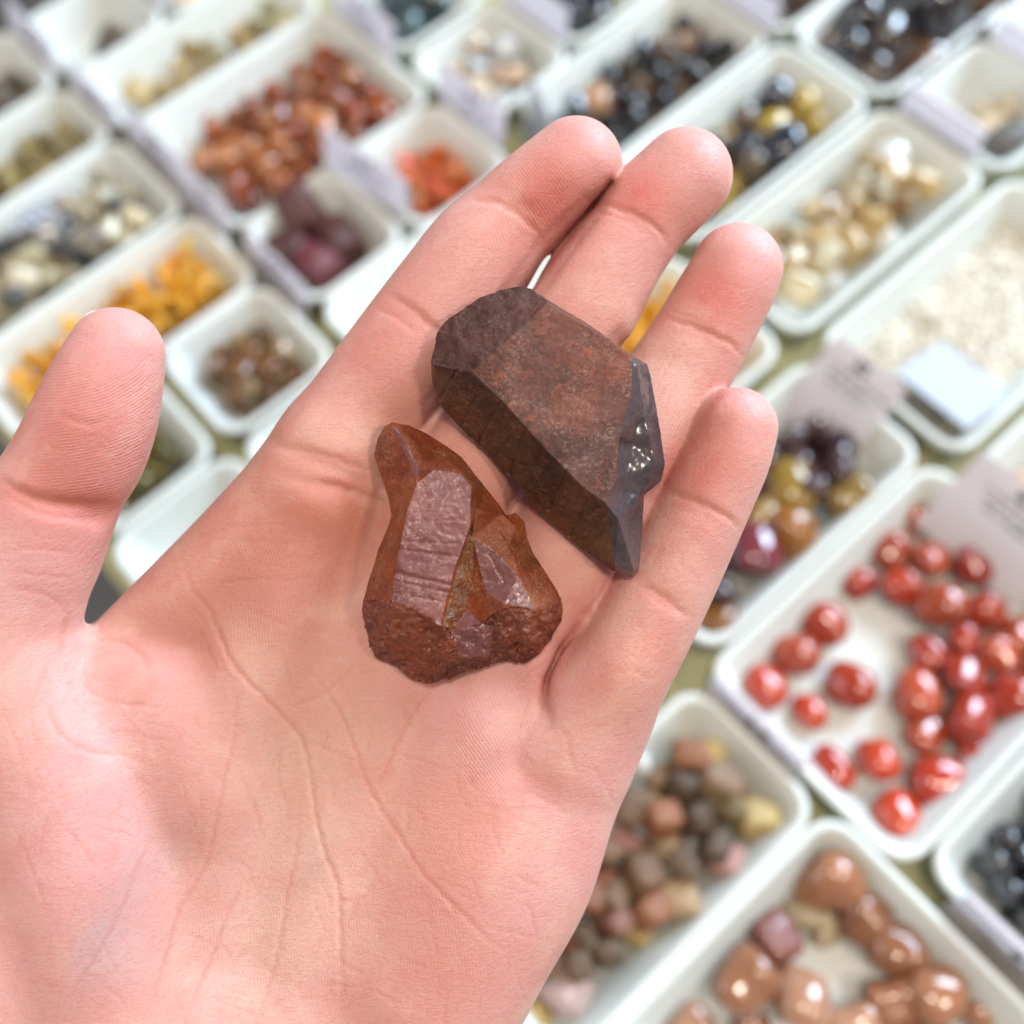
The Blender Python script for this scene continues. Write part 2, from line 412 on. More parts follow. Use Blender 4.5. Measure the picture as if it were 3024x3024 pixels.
# grit: nobody could count it
def grit(t, n, size, mat, name, label, cat, hmax=9):
    u0, u1, v0, v1 = t; V, F = [], []
    bv, bf = ico(1)
    for i in range(n):
        u = random.uniform(u0 + 12, u1 - 9); v = random.uniform(v0 + 9, v1 - 9)
        edge = min(u - u0 - 6, u1 - 3 - u, v - v0 - 6, v1 - 6 - v) / 10
        h = FLOOR_Z + hmax * min(1, edge + .3) * (0.75 + 0.35 * noise.noise(Vector((u * .09, v * .09, 1)))) + random.uniform(-2, .5)
        r = size / 2 * random.uniform(.6, 1.5); q = np.array(Matrix.Rotation(random.uniform(0, 6), 3, Vector(rng.normal(size=3)).normalized()))
        P = (bv * np.array([1, random.uniform(.6, .9), random.uniform(.4, .8)])) @ q.T * r
        c = tw(u, v, h); b = len(V)
        for x in P:
            V.append((c[0] + x[0] / 1000, c[1] + x[1] / 1000, c[2] + x[2] / 1000))
        F += [(a + b, d + b, e + b) for a, d, e in bf]
    o = mesh_obj(name, V, F, mat, smooth=False); tag(o, label, cat, kind='stuff'); return o
m, nt, p = new_mat('cream_grit')
c = ramp(nt, noise_n(nt, 260, 2, .5), [(.3, (.36, .31, .22)), (.48, (.58, .53, .42)), (.62, (.72, .69, .60)), (.75, (.50, .40, .31))])
nt.links.new(c, p.inputs['Base Color']); p.inputs['Roughness'].default_value = .3
grit(T['grit'], 5200, 3.6, m, 'crystal_grit', 'cream white crystal grit covering the floor of the tray at the right edge', 'grit')
m2 = stone_mat('peach_pale', [(.66, .42, .28)], .3)
pile(T['beyond'], 40, 14, 'pebble', m2, 'tan_stone', 'tan stone in the tray past the right edge beside the red pebbles', 'tan stones past the right edge', .5, .5, 1.0)
m = stone_mat('chestnut_dark', [(.06, .03, .022), (.10, .05, .035), (.03, .022, .02)], .2, coat=.4)
pile(T['chestnut'], 28, 19, 'block', m, 'chestnut_stone', 'chestnut dark stone in the tray at the top, above the golden stones', 'chestnut dark stones at the top', .5, .5, 1.0, zmax=-1)
m = stone_mat('onyx_brown', [(.014, .012, .014), (.09, .045, .025), (.05, .03, .02), (.02, .017, .02)], .07, coat=1.0, mott=.3)
for (x, y, r, z, d) in ((2530, 60, 13, -4, 'brown glossy stone with a pale blue shine at the left of the top right tray'), (2600, 150, 15, -8, 'dark brown stone in the middle of the top right tray'),
                        (2760, 60, 19, -4, 'largest black stone with a long white shine in the top right tray'), (2500, 170, 12, -10, 'reddish brown stone at the left wall of the top right tray'),
                        (2720, 190, 13, -10, 'black stone at the right wall of the top right tray'), (2580, 235, 11, -10, 'small stone with a lilac shine nearest the front corner of the top right tray'),
                        (2900, 20, 16, -8, 'brown stone at the far right of the top right tray'), (2650, -60, 16, -8, 'dark stone cut by the top edge in the top right tray'),
                        (2460, 100, 11, -11, 'smallest brown stone by the left corner of the top right tray'), (2820, 130, 13, -12, 'deep black stone under the largest one in the top right tray')):
    u, v = pix_plane(x, y, z); place_stone('onyx_stone', 'pebble', m, u, v, z, r, d, 'stone')
m = stone_mat('slate_grey', [(.09, .078, .068)], .3, coat=.2)
u, v = pix_plane(2970, 415, -15); place_stone('grey_stone', 'bead', m, u, v, -15, 11.5, 'flat dark grey stone lying alone in the small tray at the right edge', 'stone', rot=(0, 0, .5))
m = stone_mat('sand_stone', [(.62, .50, .32), (.55, .42, .26)], .4)
for (x, y) in ((2905, 350), (2965, 340), (2935, 385)):
    u, v = pix_plane(x, y, -14); place_stone('sand_stone', 'pebble', m, u, v, -15, 8, 'sandy beige stone behind the flat dark grey one at the right edge', 'stone', 'sandy beige stones at the right edge')
# purple and yellow
m = stone_mat('purple_jasper', [(.055, .018, .022), (.035, .015, .02), (.13, .03, .035), (.05, .02, .02), (.09, .05, .05)], .12, coat=.6)
pile(T['garnet'], 52, 13, 'pebble', m, 'purple_stone', 'dark purple stone in the tray right of the little finger', 'dark purple stones right of the little finger', .5, .5, 1.0, zmax=2)
m = stone_mat('yellow_jasper', [(.16, .095, .018), (.28, .17, .06), (.20, .12, .02), (.20, .075, .015)], .2, coat=.4, mott=.25)
for (x, y, r, z, d) in ((2330, 1440, 10.5, -6, 'olive yellow stone, uppermost of the yellow ones beside the little finger'), (2500, 1462, 9.5, -6, 'pale yellow stone against the right wall of the purple stone tray'),
                        (2340, 1580, 10.5, -7, 'olive yellow oval stone in the middle of the purple stone tray'), (2245, 1540, 8.5, -8, 'sandy yellow stone half hidden by the little finger'),
                        (2110, 1830, 8.5, -8, 'speckled yellow stone at the front end of the purple stone tray'), (2290, 1500, 7, -9, 'orange brown stone between the two olive yellow ones')):
    u, v = pix_plane(x, y, z); place_stone('yellow_stone', 'bead', m, u, v, z, r, d, 'stone', flat=True)
m = stone_mat('mauve_jasper', [(.14, .022, .03)], .1, coat=.8)
u, v = pix_plane(2232, 1630, -7); place_stone('purple_stone', 'bead', m, u, v, -6, 10, 'purplish red stone with a mauve shine beside the little finger', 'stone', flat=True)

# red jasper pebbles: positions read from the photograph, on the floor of their tray
m = stone_mat('red_jasper', [(.33, .026, .009), (.37, .034, .010), (.27, .024, .010), (.33, .055, .022), (.39, .038, .010)], .12, coat=.6, mott=.25)
RED = [(2710, 1533, 52), (2817, 1565, 50), (2631, 1628, 62), (2750, 1650, 58), (2876, 1670, 58), (2965, 1700, 42), (2538, 1720, 52), (2662, 1735, 56), (2778, 1785, 70), (2915, 1805, 62),
       (2980, 1770, 22), (2437, 1843, 68), (2350, 1930, 68), (2260, 2030, 66), (2390, 2100, 50), (2517, 2020, 72), (2738, 1930, 58), (2850, 1890, 46), (2948, 1930, 58), (2711, 2050, 74),
       (2850, 1998, 60), (2990, 2060, 72), (2865, 2120, 74), (2730, 2170, 58), (2878, 2235, 56), (2452, 2270, 66), (2590, 2242, 62), (2770, 2312, 80), (2650, 2410, 72), (3010, 1880, 55), (3060, 1980, 50), (3100, 1830, 50), (3120, 2090, 55), (3040, 2200, 45)]
RLAB = {11: 'upper red pebble of three along the left wall of its tray', 12: 'middle red pebble of three along the left wall of its tray', 13: 'red pebble nearest the left corner of its tray, touching the printed card',
        14: 'small upright red pebble below the lone one on the cream floor', 15: 'red pebble lying alone near the middle of the cream tray floor', 25: 'left one of two touching red pebbles near the front rim',
        26: 'right one of two touching red pebbles near the front rim', 27: 'largest red pebble with one round highlight, near the front of the tray', 28: 'red pebble nearest the front corner of its tray',
        0: 'red pebble at the top left of the heap, furthest back', 1: 'flat wide red pebble at the very back of the heap', 6: 'darker red pebble at the left tip of the heap', 10: 'tiny grey glass bead among the red pebbles',
        2: 'round red pebble behind the left tip of the heap', 16: 'red pebble on the left side of the heap facing the cream floor'}
mgl = stone_mat('grey_glass', [(.4, .4, .38)], .05, coat=1, trans=.4)
for i, (x, y, r) in enumerate(RED):
    rm = r * 0.125
    z = FLOOR_Z + rm * .72
    if i in (7, 4, 8, 9, 17, 18, 20, 22, 3, 21): z += 2.5 + (i % 3)
    u, v = pix_plane(x, y, z)
    place_stone('grey_bead' if i == 10 else 'red_pebble', 'bead', mgl if i == 10 else m, u, v, z, rm, RLAB.get(i, 'glossy red pebble in the crowded right hand heap of its tray'), 'stone',
                None if i in RLAB else 'red pebbles heaped in the right part of their tray', flat=True)
# big peach pebbles
m = stone_mat('peach_stone', [(.29, .115, .055), (.33, .14, .07), (.26, .092, .05), (.34, .17, .10)], .18, coat=.6, mott=.45)
mt = stone_mat('tan_spotted', [(.52, .40, .24)], .3, mott=.8)
md = stone_mat('maroon_stone', [(.26, .08, .06)], .25, coat=.4, mott=.6)
PCH = [(2470, 2600, 84, 0, 4, 'peach pebble with a bright white shine at the back corner of the bottom tray'), (2410, 2620, 60, 0, 0, 'brownish peach pebble left of the shiny one in the back corner'),
       (2560, 2720, 72, 0, 3, 'orange peach pebble right of the speckled tan ones'), (2650, 2800, 74, 0, 2, 'reddish peach pebble along the right wall of the bottom tray'),
       (2768, 2935, 78, 0, 3, 'peach pebble with two small round highlights along the right wall'), (2640, 2960, 66, 0, 0, 'oval light brown pebble left of the one with two round highlights'),
       (2370, 2700, 52, 1, 0, 'larger tan speckled pebble below the shiny one in the back corner'), (2435, 2740, 44, 1, 0, 'smaller tan speckled pebble'),
       (2285, 2770, 66, 2, 1, 'dark maroon faceted pebble by the left wall'), (2205, 2900, 84, 0, 3, 'large pale peach pebble with an upright white streak'),
       (2370, 2950, 84, 0, 4, 'large brown peach pebble with a lilac white spot'), (2520, 3030, 60, 0, 0, 'peach pebble cut by the bottom edge, centre of its tray'),
       (2220, 3040, 60, 0, 0, 'peach pebble with a white spot cut by the bottom edge'), (2030, 3040, 60, 0, 0, 'reddish pebble cut by the bottom edge at the left wall'),
       (2895, 3000, 55, 0, 0, 'small peach pebble in the lower right of the bottom tray'), (2730, 3070, 60, 0, 0, 'peach pebble half below the bottom edge on the right'),
       (2624, 2738, 14, 1, 0, 'tiny cream bead between the peach pebbles'), (2732, 2850, 20, 1, 0, 'small cream bead by the right wall')]
for pi_, (x, y, r, k, dz, d) in enumerate(PCH):
    rm = r * .116; z = FLOOR_Z + rm * .75 + dz; u, v = pix_plane(x, y, z)
    place_stone('maroon_pebble' if k == 2 else ('tan_pebble' if k == 1 else 'peach_pebble'), 'block' if k == 2 else ('tumbled' if pi_ % 2 else 'bead'), (m, mt, md)[k], u, v, z, rm, d, 'stone', flat=True)
# dull brown pebbles
m = stone_mat('brown_pebble', [(.15, .078, .036), (.22, .125, .055), (.13, .075, .035), (.21, .085, .055), (.20, .14, .055), (.25, .095, .042), (.10, .058, .030), (.26, .16, .09)], .42, mott=.4)
BR = [(2090, 2230, 50, 3, 'round gold speckled pebble at the back of the brown pebble tray', 1), (2240, 2425, 62, 4, 'large golden oval pebble near the right corner of the brown pebble tray', 1),
      (2020, 2283, 48, 4, 'square grey brown pebble left of the gold speckled one', 0), (1895, 2262, 30, 4, 'white pebble peeking out beside the edge of the palm', 2),
      (1978, 2500, 46, 5, 'upright brick shaped tan pebble in the middle of the brown pebbles', 3), (1850, 2490, 54, 5, 'rose brown round pebble beside the heel of the hand', 4),
      (2135, 2540, 50, 4, 'pinkish oval pebble against the right wall of the brown pebble tray', 4), (2010, 2655, 60, 5, 'tan and purple oval pebble near the front of the brown heap', 3),
      (1785, 2600, 42, 4, 'reddish pebble beside the heel of the hand', 5), (1885, 2740, 56, 4, 'mossy yellow grey pebble in the front half of the brown heap', 1),
      (1690, 2790, 42, 4, 'orange brown pebble low beside the heel of the hand', 5), (1665, 2910, 70, 5, 'largest mauve grey pebble near the bottom edge', 6), (1580, 3000, 45, 3, 'golden brown pebble at the bottom edge', 1)]
mats = [m, stone_mat('gold_pebble', [(.46, .32, .11), (.50, .36, .14)], .4, mott=.3), stone_mat('white_pebble', [(.75, .75, .72)], .3), stone_mat('tan_pebble_b', [(.36, .24, .13)], .45, mott=.2),
        stone_mat('rose_pebble', [(.34, .17, .14)], .4, mott=.4), stone_mat('rust_pebble', [(.40, .14, .07)], .4), stone_mat('mauve_pebble', [(.42, .30, .27)], .35, mott=.5)]
pre = []
for (x, y, r, dz, d, k) in BR:
    rm = r * .122; z = FLOOR_Z + 7.5 + dz; u, v = pix_plane(x, y, z)
    place_stone('brown_pebble', 'block', mats[k], u, v, z, rm, d, 'stone'); pre.append((u, v, z + 1.5, rm * 1.15))
pile(T['brown'], 170, 11.5, 'block', m, 'brown_pebble', 'dull brown pebble in the narrow tray beside the heel of the hand', 'dull brown pebbles beside the hand', .5, .5, 1.0, zmax=4, pre=pre)
m = stone_mat('shiny_black', [(.010, .010, .012), (.016, .015, .018), (.03, .028, .03)], .08, coat=.8)
pile(T['blackbr'], 95, 9, 'bead', m, 'black_bead', 'small shiny black bead in the tray at the lower right corner', 'small black beads at the lower right', .5, .5, 1.0, zmax=1)

# ------------------------------------------------------------------ printed cards hanging on the tray rims
m_card, nt, p = new_mat('card_paper')
p.inputs['Base Color'].default_value = (.80, .76, .78, 1); p.inputs['Roughness'].default_value = .5
tl = N(nt, 'ShaderNodeBsdfTranslucent'); tl.inputs[0].default_value = (.82, .79, .82, 1); ms = N(nt, 'ShaderNodeMixShader'); ms.inputs[0].default_value = .5
nt.links.new(p.outputs[0], ms.inputs[1]); nt.links.new(tl.outputs[0], ms.inputs[2]); nt.links.new(ms.outputs[0], nt.nodes['Material Output'].inputs[0])
m_blue, nt, p = new_mat('card_blank')
p.inputs['Base Color'].default_value = (.38, .40, .44, 1); p.inputs['Roughness'].default_value = .3
m_ink, nt, p = new_mat('card_ink')
p.inputs['Base Color'].default_value = (.05, .05, .06, 1); p.inputs['Roughness'].default_value = .6
def text_mesh(s, size):
    cu = bpy.data.curves.new('t', 'FONT'); cu.body = s; cu.size = size; cu.align_x = 'CENTER'; cu.align_y = 'CENTER'
    cu.offset = size * .03
    o = bpy.data.objects.new('t', cu); COL.objects.link(o)
    dg = bpy.context.evaluated_depsgraph_get(); me = bpy.data.meshes.new_from_object(o.evaluated_get(dg))
    V = [tuple(v.co) for v in me.vertices]; F = [tuple(q.vertices) for q in me.polygons]
    bpy.data.objects.remove(o, do_unlink=True); bpy.data.meshes.remove(me)
    return V, F
TV85 = text_mesh('85', 6.2)
def card(u0, vc, label, wd=34, ht=24, top=5.5, lean=-13, text=True, num=False, blank=False, yaw=0.0):
    """a thin card hooked over the left rim of a tray; its printed face looks away from the tray"""
    V, F = [], []
    t = .5
    for (x, y) in ((-wd / 2, 0), (wd / 2, 0), (wd / 2, -ht), (-wd / 2, -ht)):
        V.append((x, y, 0)); V.append((x, y, -t))
    V += [(-wd / 2, -.3, -2.2), (wd / 2, -.3, -2.2), (wd / 2, .2, -2.2), (-wd / 2, .2, -2.2), (-wd / 2, .2, 0), (wd / 2, .2, 0), (wd / 2, -.1, 0), (-wd / 2, -.1, 0)]
    F += [f_ for f_ in [(0, 6, 4, 2), (1, 3, 5, 7), (0, 1, 7, 6), (2, 4, 5, 3), (4, 6, 7, 5), (0, 2, 3, 1), (8, 11, 10, 9), (11, 12, 13, 10), (8, 9, 14, 15)] if abs(lean) < 10 or max(f_) < 8]
    if abs(lean) >= 10: V = V[:8]
    o = mesh_obj('price_card', [(a / 1000, b / 1000, c_ / 1000) for a, b, c_ in V], F, m_blue if blank else m_card, smooth=False)
    # local x runs along +v, local y up, local z faces -u
    X = Vector((VD[0], VD[1], 0)); Z = Vector((-UD[0], -UD[1], 0)); Y = Vector((0, 0, 1))
    R3 = Matrix((X, Y, Z)).transposed() @ Matrix.Rotation(math.radians(yaw), 3, 'Y') @ Matrix.Rotation(math.radians(lean), 3, 'X')
    m4 = R3.to_4x4(); m4.translation = tw(u0 - .8, vc, top); o.matrix_world = m4
    tag(o, label, 'card', 'cards on the tray rims')
    if text:
        V, F = [], []
        if num:
            V = [(x - 1, y - 4.2, .15) for x, y, _ in TV85[0]]; F = list(TV85[1])
        else:
            for cx in (-3.2, 2.4):
                b = len(V); w_ = random.uniform(2.4, 3.4)
                V += [(cx, -6.2, .15), (cx + w_, -6.2, .15), (cx + w_, -2.6, .15), (cx, -2.6, .15)]; F.append((b, b + 1, b + 2, b + 3))
        rows = [(-9.3, 13), (-12.8, 11), (-15.6, 9)]
        for (yy, half) in rows:
            x = -half + random.uniform(-1, 1)
            while x < half:
                wl = random.uniform(.5, 1.3); hl = random.uniform(.9, 1.7); b = len(V)
                V += [(x, yy, .15), (x + wl, yy, .15), (x + wl, yy + hl, .15), (x, yy + hl, .15)]; F.append((b, b + 1, b + 2, b + 3))
                x += wl + random.choice((.35, .4, .5, 1.6))
        mesh_obj('lettering', [(a / 1000, b / 1000, c_ / 1000) for a, b, c_ in V], F, m_ink, o, smooth=False)
    return o
card(97, -10, 'printed card hanging on the left rim of the red pebble tray', wd=40, ht=24, lean=-7, top=6)
card(103, 90, 'printed card strip on the rim between the peach pebbles and the black beads', wd=46, ht=28, lean=-9, top=7)
card(222.6, -72, 'card printed 85 standing above the dark purple stones', wd=33, ht=38, num=True, top=13, lean=-47)
card(231, -48, 'blank pale blue card leaning in the cream grit tray', wd=33, ht=38, top=4, lean=66, text=False, blank=True)
card(222.6, 0, 'printed card above the red pebbles at the right edge', wd=44, ht=36, top=13, lean=-45)
card(340, -131, 'blank lilac card on the left rim of the tray with one flat grey stone', wd=40, ht=22, text=False, top=11, lean=-3)
card(93, -357, 'printed card at the left corner of the copper orange stones', wd=45, ht=32, lean=-16, top=11)
card(92, -317, 'printed card at the near corner of the copper orange stones', wd=36, ht=32, lean=-18, top=11)
card(92, -268, 'printed card in front of the large dark rose stones', wd=42, ht=30, lean=-14, top=9)
card(147.5, -277, 'printed card between the dark rose stones and the orange red chips', wd=48, ht=34, top=18, lean=-10, yaw=8)
card(205, -275, 'printed card below the sparkling clear stones', wd=42, ht=32, top=15, lean=-10)
card(222, -250, 'white card at the left corner of the black and brown beads', wd=28, ht=30, top=14, text=False, yaw=-25, blank=True, lean=-12)
card(205, -352, 'printed card below the dark teal stones at the top', wd=46, ht=32, top=14, lean=-12)
card(89, -403, 'printed card at the left end of the honey coloured stones', wd=40, ht=30, lean=-14, top=10)
card(89, -455, 'printed card left of the three grey brown stones', wd=42, ht=32, lean=-18, top=11)
card(146, -450, 'printed card left of the orange beige stones at the top edge', wd=42, ht=32, top=13, lean=-12)
card(265, -300, 'pale lilac card in front of the jet black stones', wd=42, ht=32, top=15, text=False, lean=-10)
card(336, -240, 'pale card at the left rim of the chestnut dark stones', wd=44, ht=30, top=12, text=False, lean=-10)
card(399, -128, 'lilac card on the tray in the top right corner', wd=40, ht=26, top=10, text=False, lean=-8)
# ------------------------------------------------------------------ the hand
HD = 0.180                          # camera to the plane of the finger axes
KP = HD / 1934.6                    # metres per display pixel in that plane
def P3(x, y, z=0.0):                # photo position (1932 scale) and height toward the camera -> camera-space metres
    d = HD - z * KP
    return np.array([(x - 966) / 1934.6 * d, -(y - 966) / 1934.6 * d, -d])
def cam2world(A): return A @ RC + CAMP

FING = {
 'index': [(1086, 312, 14, 88), (1050, 345, 12, 92), (1000, 388, 8, 94), (955, 430, 4, 95), (906, 486, 2, 107), (858, 554, 0, 112), (808, 620, 0, 113), (752, 695, 0, 114), (700, 760, -4, 110), (650, 840, -8, 114), (600, 920, -12, 112)],
 'middle': [(1292, 333, 6, 89), (1255, 368, 4, 90), (1215, 405, 2, 92), (1186, 441, 0, 94), (1154, 482, 0, 99), (1118, 543, 0, 104), (1090, 595, 0, 105), (1040, 670, 0, 104), (985, 745, -2, 106), (930, 820, -6, 107), (880, 890, -10, 108), (830, 960, -14, 108)],
 'ring': [(1390, 508, 8, 85), (1378, 536, 8, 87), (1360, 568, 6, 89), (1320, 640, 4, 92), (1273, 716, 0, 97), (1222, 788, 0, 106), (1168, 870, -2, 113), (1115, 955, -4, 117), (1066, 1038, -8, 118), (1022, 1115, -12, 117), (975, 1200, -16, 115)],
 'pinky': [(1388, 809, 74, 78), (1370, 865, 73, 81), (1335, 940, 69, 84), (1300, 1015, 64, 86), (1260, 1095, 58, 90), (1215, 1180, 49, 94), (1165, 1265, 36, 99), (1122, 1340, 20, 104), (1080, 1420, 4, 110)],
 'thumb': [(220, 670, 92, 88), (203, 722, 92, 100), (180, 790, 90, 111), (155, 850, 86, 115), (122, 905, 82, 115), (90, 965, 78, 122), (62, 1030, 72, 128), (28, 1105, 64, 132), (0, 1190, 54, 145), (10, 1280, 40, 160)],
}
PALM = [
 [(640, 850, -8, 112), (540, 960, -18, 108), (430, 1070, -30, 103), (325, 1160, -44, 92), (235, 1225, -56, 74), (185, 1265, -60, 66)],
 [(650, 860, -10, 110), (560, 1100, -22, 118), (480, 1350, -24, 125), (420, 1600, -20, 130), (360, 2100, -20, 140)],
 [(860, 920, -12, 108), (740, 1200, -22, 120), (640, 1500, -24, 126), (520, 2100, -24, 135)],
 [(1010, 1160, -14, 106), (900, 1380, -20, 118), (780, 1650, -20, 125), (650, 2100, -20, 140)],
 [(1120, 1340, -2, 105), (1053, 1510, 2, 108), (1000, 1660, 4, 112), (915, 1800, 4, 118), (830, 1950, 2, 128), (740, 2150, 0, 140)],
 [(960, 1540, 10, 100), (880, 1700, 20, 120), (800, 1860, 16, 125)],
 [(-5, 1295, 26, 132), (85, 1400, 20, 170), (150, 1560, 22, 180), (210, 1750, 18, 182), (260, 2100, 10, 180)],
 [(235, 1300, -6, 92), (330, 1360, -4, 110), (400, 1480, -6, 120)],
 [(-120, 1300, 0, 160), (-60, 1700, 0, 200), (60, 2100, 0, 200)],
 [(250, 1900, 0, 170), (600, 1950, -20, 130), (760, 1980, -10, 130)],
]
GAPS = [
 [(1150, 346, 40, .1), (1121, 385, 8, .7), (1072, 442, 0, 1.0), (1030, 495, 0, 1), (990, 545, 0, 1), (935, 620, 0, 1), (884, 695, 0, 1), (835, 765, 6, .9), (800, 820, 40, .7)],
 [(1178, 655, 0, 1), (1130, 722, 0, 1), (1075, 802, 0, 1), (1022, 880, 6, 1), (972, 955, 40, .8)],
 [(1098, 1170, 92, .6), (1080, 1196, 60, .8), (1056, 1226, 40, 1), (1031, 1278, 44, 1), (1026, 1325, 66, .9), (1030, 1365, 105, .9)],
]
def spline(pts, step=7.0):
    p = np.array(pts, float); out = []
    q = np.vstack([2 * p[0] - p[1], p, 2 * p[-1] - p[-2]])
    for i in range(1, len(q) - 2):
        n = max(2, int(np.linalg.norm(q[i + 1][:2] - q[i][:2]) / step))
        for k in range(n):
            t = k / n
            out.append(0.5 * ((2 * q[i]) + (-q[i - 1] + q[i + 1]) * t + (2 * q[i - 1] - 5 * q[i] + 4 * q[i + 1] - q[i + 2]) * t * t + (-q[i - 1] + 3 * q[i] - 3 * q[i + 1] + q[i + 2]) * t ** 3))
    out.append(p[-1]); return out

VOX = 0.00037
def build_hand():
    g0 = np.array([-0.108, -0.112, -0.206]); g1 = np.array([0.062, 0.075, -0.146])
    dim = np.ceil((g1 - g0) / VOX).astype(int)
    ax = [(g0[i] + np.arange(dim[i]) * VOX).astype(np.float32) for i in range(3)]
    FAR = np.float32(0.006)
    def chain(field, pts, flat=0.90, marg=0.006, step=7.0):
        for (x, y, z, r) in spline(pts, step):
            c = P3(x, y, z); rr = r * (HD - z * KP) / 1934.6
            lo = np.maximum(((c - rr - marg - g0) / VOX).astype(int), 0); hi = np.minimum(((c + rr + marg - g0) / VOX).astype(int) + 1, dim)
            if (hi <= lo).any(): continue
            X = (ax[0][lo[0]:hi[0]] - c[0]) ** 2; Y = (ax[1][lo[1]:hi[1]] - c[1]) ** 2; Z = ((ax[2][lo[2]:hi[2]] - c[2]) / flat) ** 2
            d = np.sqrt(X[:, None, None] + Y[None, :, None] + Z[None, None, :]) - np.float32(rr)
            s = field[lo[0]:hi[0], lo[1]:hi[1], lo[2]:hi[2]]
            np.minimum(s, d, out=s)
        return field
    def smin(a, b, k):
        h = np.maximum(k - np.abs(a - b), 0) / k
        return np.minimum(a, b) - h * h * k * 0.25
    palm = np.full(dim, FAR, np.float32)
    for ch in PALM:
        f = chain(np.full(dim, FAR, np.float32), ch, 0.92, step=12)
        palm = smin(palm, f, np.float32(0.0055))
    fing = np.full(dim, FAR, np.float32)
    for k in ('index', 'middle', 'ring'): chain(fing, FING[k], 0.97)
    fing = smin(fing, chain(np.full(dim, FAR, np.float32), FING['pinky'], 0.97), np.float32(0.0013))
    th = chain(np.full(dim, FAR, np.float32), FING['thumb'], 0.90)
    palm = smin(palm, fing, np.float32(0.0026))
    palm = smin(palm, th, np.float32(0.0030))
    # the fingers touch but stay apart: a narrow V between each pair
    for line in GAPS:
        q = np.array(line, float)
        c = np.array([P3(x, y, 40) for x, y, *_ in line])
        lo = np.maximum(((c.min(0) - .005 - g0) / VOX).astype(int), 0); hi = np.minimum(((c.max(0) + .005 - g0) / VOX).astype(int), dim)
        lo[2] = int((-HD - 30 * KP - g0[2]) / VOX); hi[2] = dim[2]
        X = ax[0][lo[0]:hi[0]][:, None, None]; Y = ax[1][lo[1]:hi[1]][None, :, None]; Z = ax[2][lo[2]:hi[2]][None, None, :]
        px = 966 + 1934.6 * X / -Z; py = 966 - 1934.6 * Y / -Z; hz = (HD + Z) / KP + 0 * px
        best = np.full(px.shape, 1e3); off = np.zeros(px.shape); wsc = np.ones(px.shape)
        for k in range(len(q) - 1):
            a_, b_ = q[k], q[k + 1]; ab = (b_ - a_)[:2]
            t = np.clip(((px - a_[0]) * ab[0] + (py - a_[1]) * ab[1]) / (ab @ ab), 0, 1)
            d = np.hypot(px - a_[0] - t * ab[0], py - a_[1] - t * ab[1]); m_ = d < best
            best = np.where(m_, d, best); off = np.where(m_, a_[2] + t * (b_[2] - a_[2]), off); wsc = np.where(m_, a_[3] + t * (b_[3] - a_[3]), wsc)
        h = hz - off
        hc = np.clip(h, 0, 93); wv = 3.4 + 94 - np.sqrt(94 ** 2 - hc ** 2) + 0 * h; wv = np.minimum(wv + 2, 26) * np.clip(wsc, 0, 1)
        cut = np.maximum(best - wv, (-8 - h)) * KP
        sub = palm[lo[0]:hi[0], lo[1]:hi[1], lo[2]:hi[2]]
        kk = .0022; A_ = sub; B_ = (-cut).astype(np.float32); hh = np.maximum(kk - np.abs(A_ - B_), 0) / kk
        sub[:] = np.maximum(A_, B_) + hh * hh * kk * .25
    import openvdb as vdb
    g = vdb.FloatGrid(float(FAR)); g.copyFromArray(palm)
    pts, tris, quads = g.convertToPolygons(isovalue=0.0, adaptivity=0.0) if False else g.convertToPolygons(0.0, 0.0)
    pts = np.asarray(pts, float) * VOX + g0
    return pts, np.asarray(tris, int), np.asarray(quads, int)
HV, HT, HQ = build_hand()
print('hand', len(HV), len(HT), len(HQ))

def px_of(V):
    return np.stack([966 + 1934.6 * V[:, 0] / -V[:, 2], 966 - 1934.6 * V[:, 1] / -V[:, 2]], 1)
# vertex normals
def vnormals(V, Q):
    n = np.zeros_like(V)
    a = V[Q[:, 2]] - V[Q[:, 0]]; b = V[Q[:, 3]] - V[Q[:, 1]]
    fn = np.cross(a, b)
    for k in range(4): np.add.at(n, Q[:, k], fn)
    return n / (np.linalg.norm(n, axis=1)[:, None] + 1e-12)
# smooth the stepped union a little
def smooth(V, Q, it, lam=0.5):
    E = np.vstack([Q[:, [0, 1]], Q[:, [1, 2]], Q[:, [2, 3]], Q[:, [3, 0]]])
    for _ in range(it):
        s = np.zeros_like(V); c = np.zeros(len(V))
        np.add.at(s, E[:, 0], V[E[:, 1]]); np.add.at(c, E[:, 0], 1)
        np.add.at(s, E[:, 1], V[E[:, 0]]); np.add.at(c, E[:, 1], 1)
        V = V + lam * (s / np.maximum(c, 1)[:, None] - V)
    return V
HV = smooth(HV, HQ, 8)
HN = vnormals(HV, HQ)
if (HN * (HV - HV.mean(0))).sum(1).mean() < 0:
    HQ = HQ[:, ::-1]; HN = -HN
PX = px_of(HV)
front = np.clip(HN[:, 2] * 2.2, 0, 1)        # 1 on the side that carries the palm

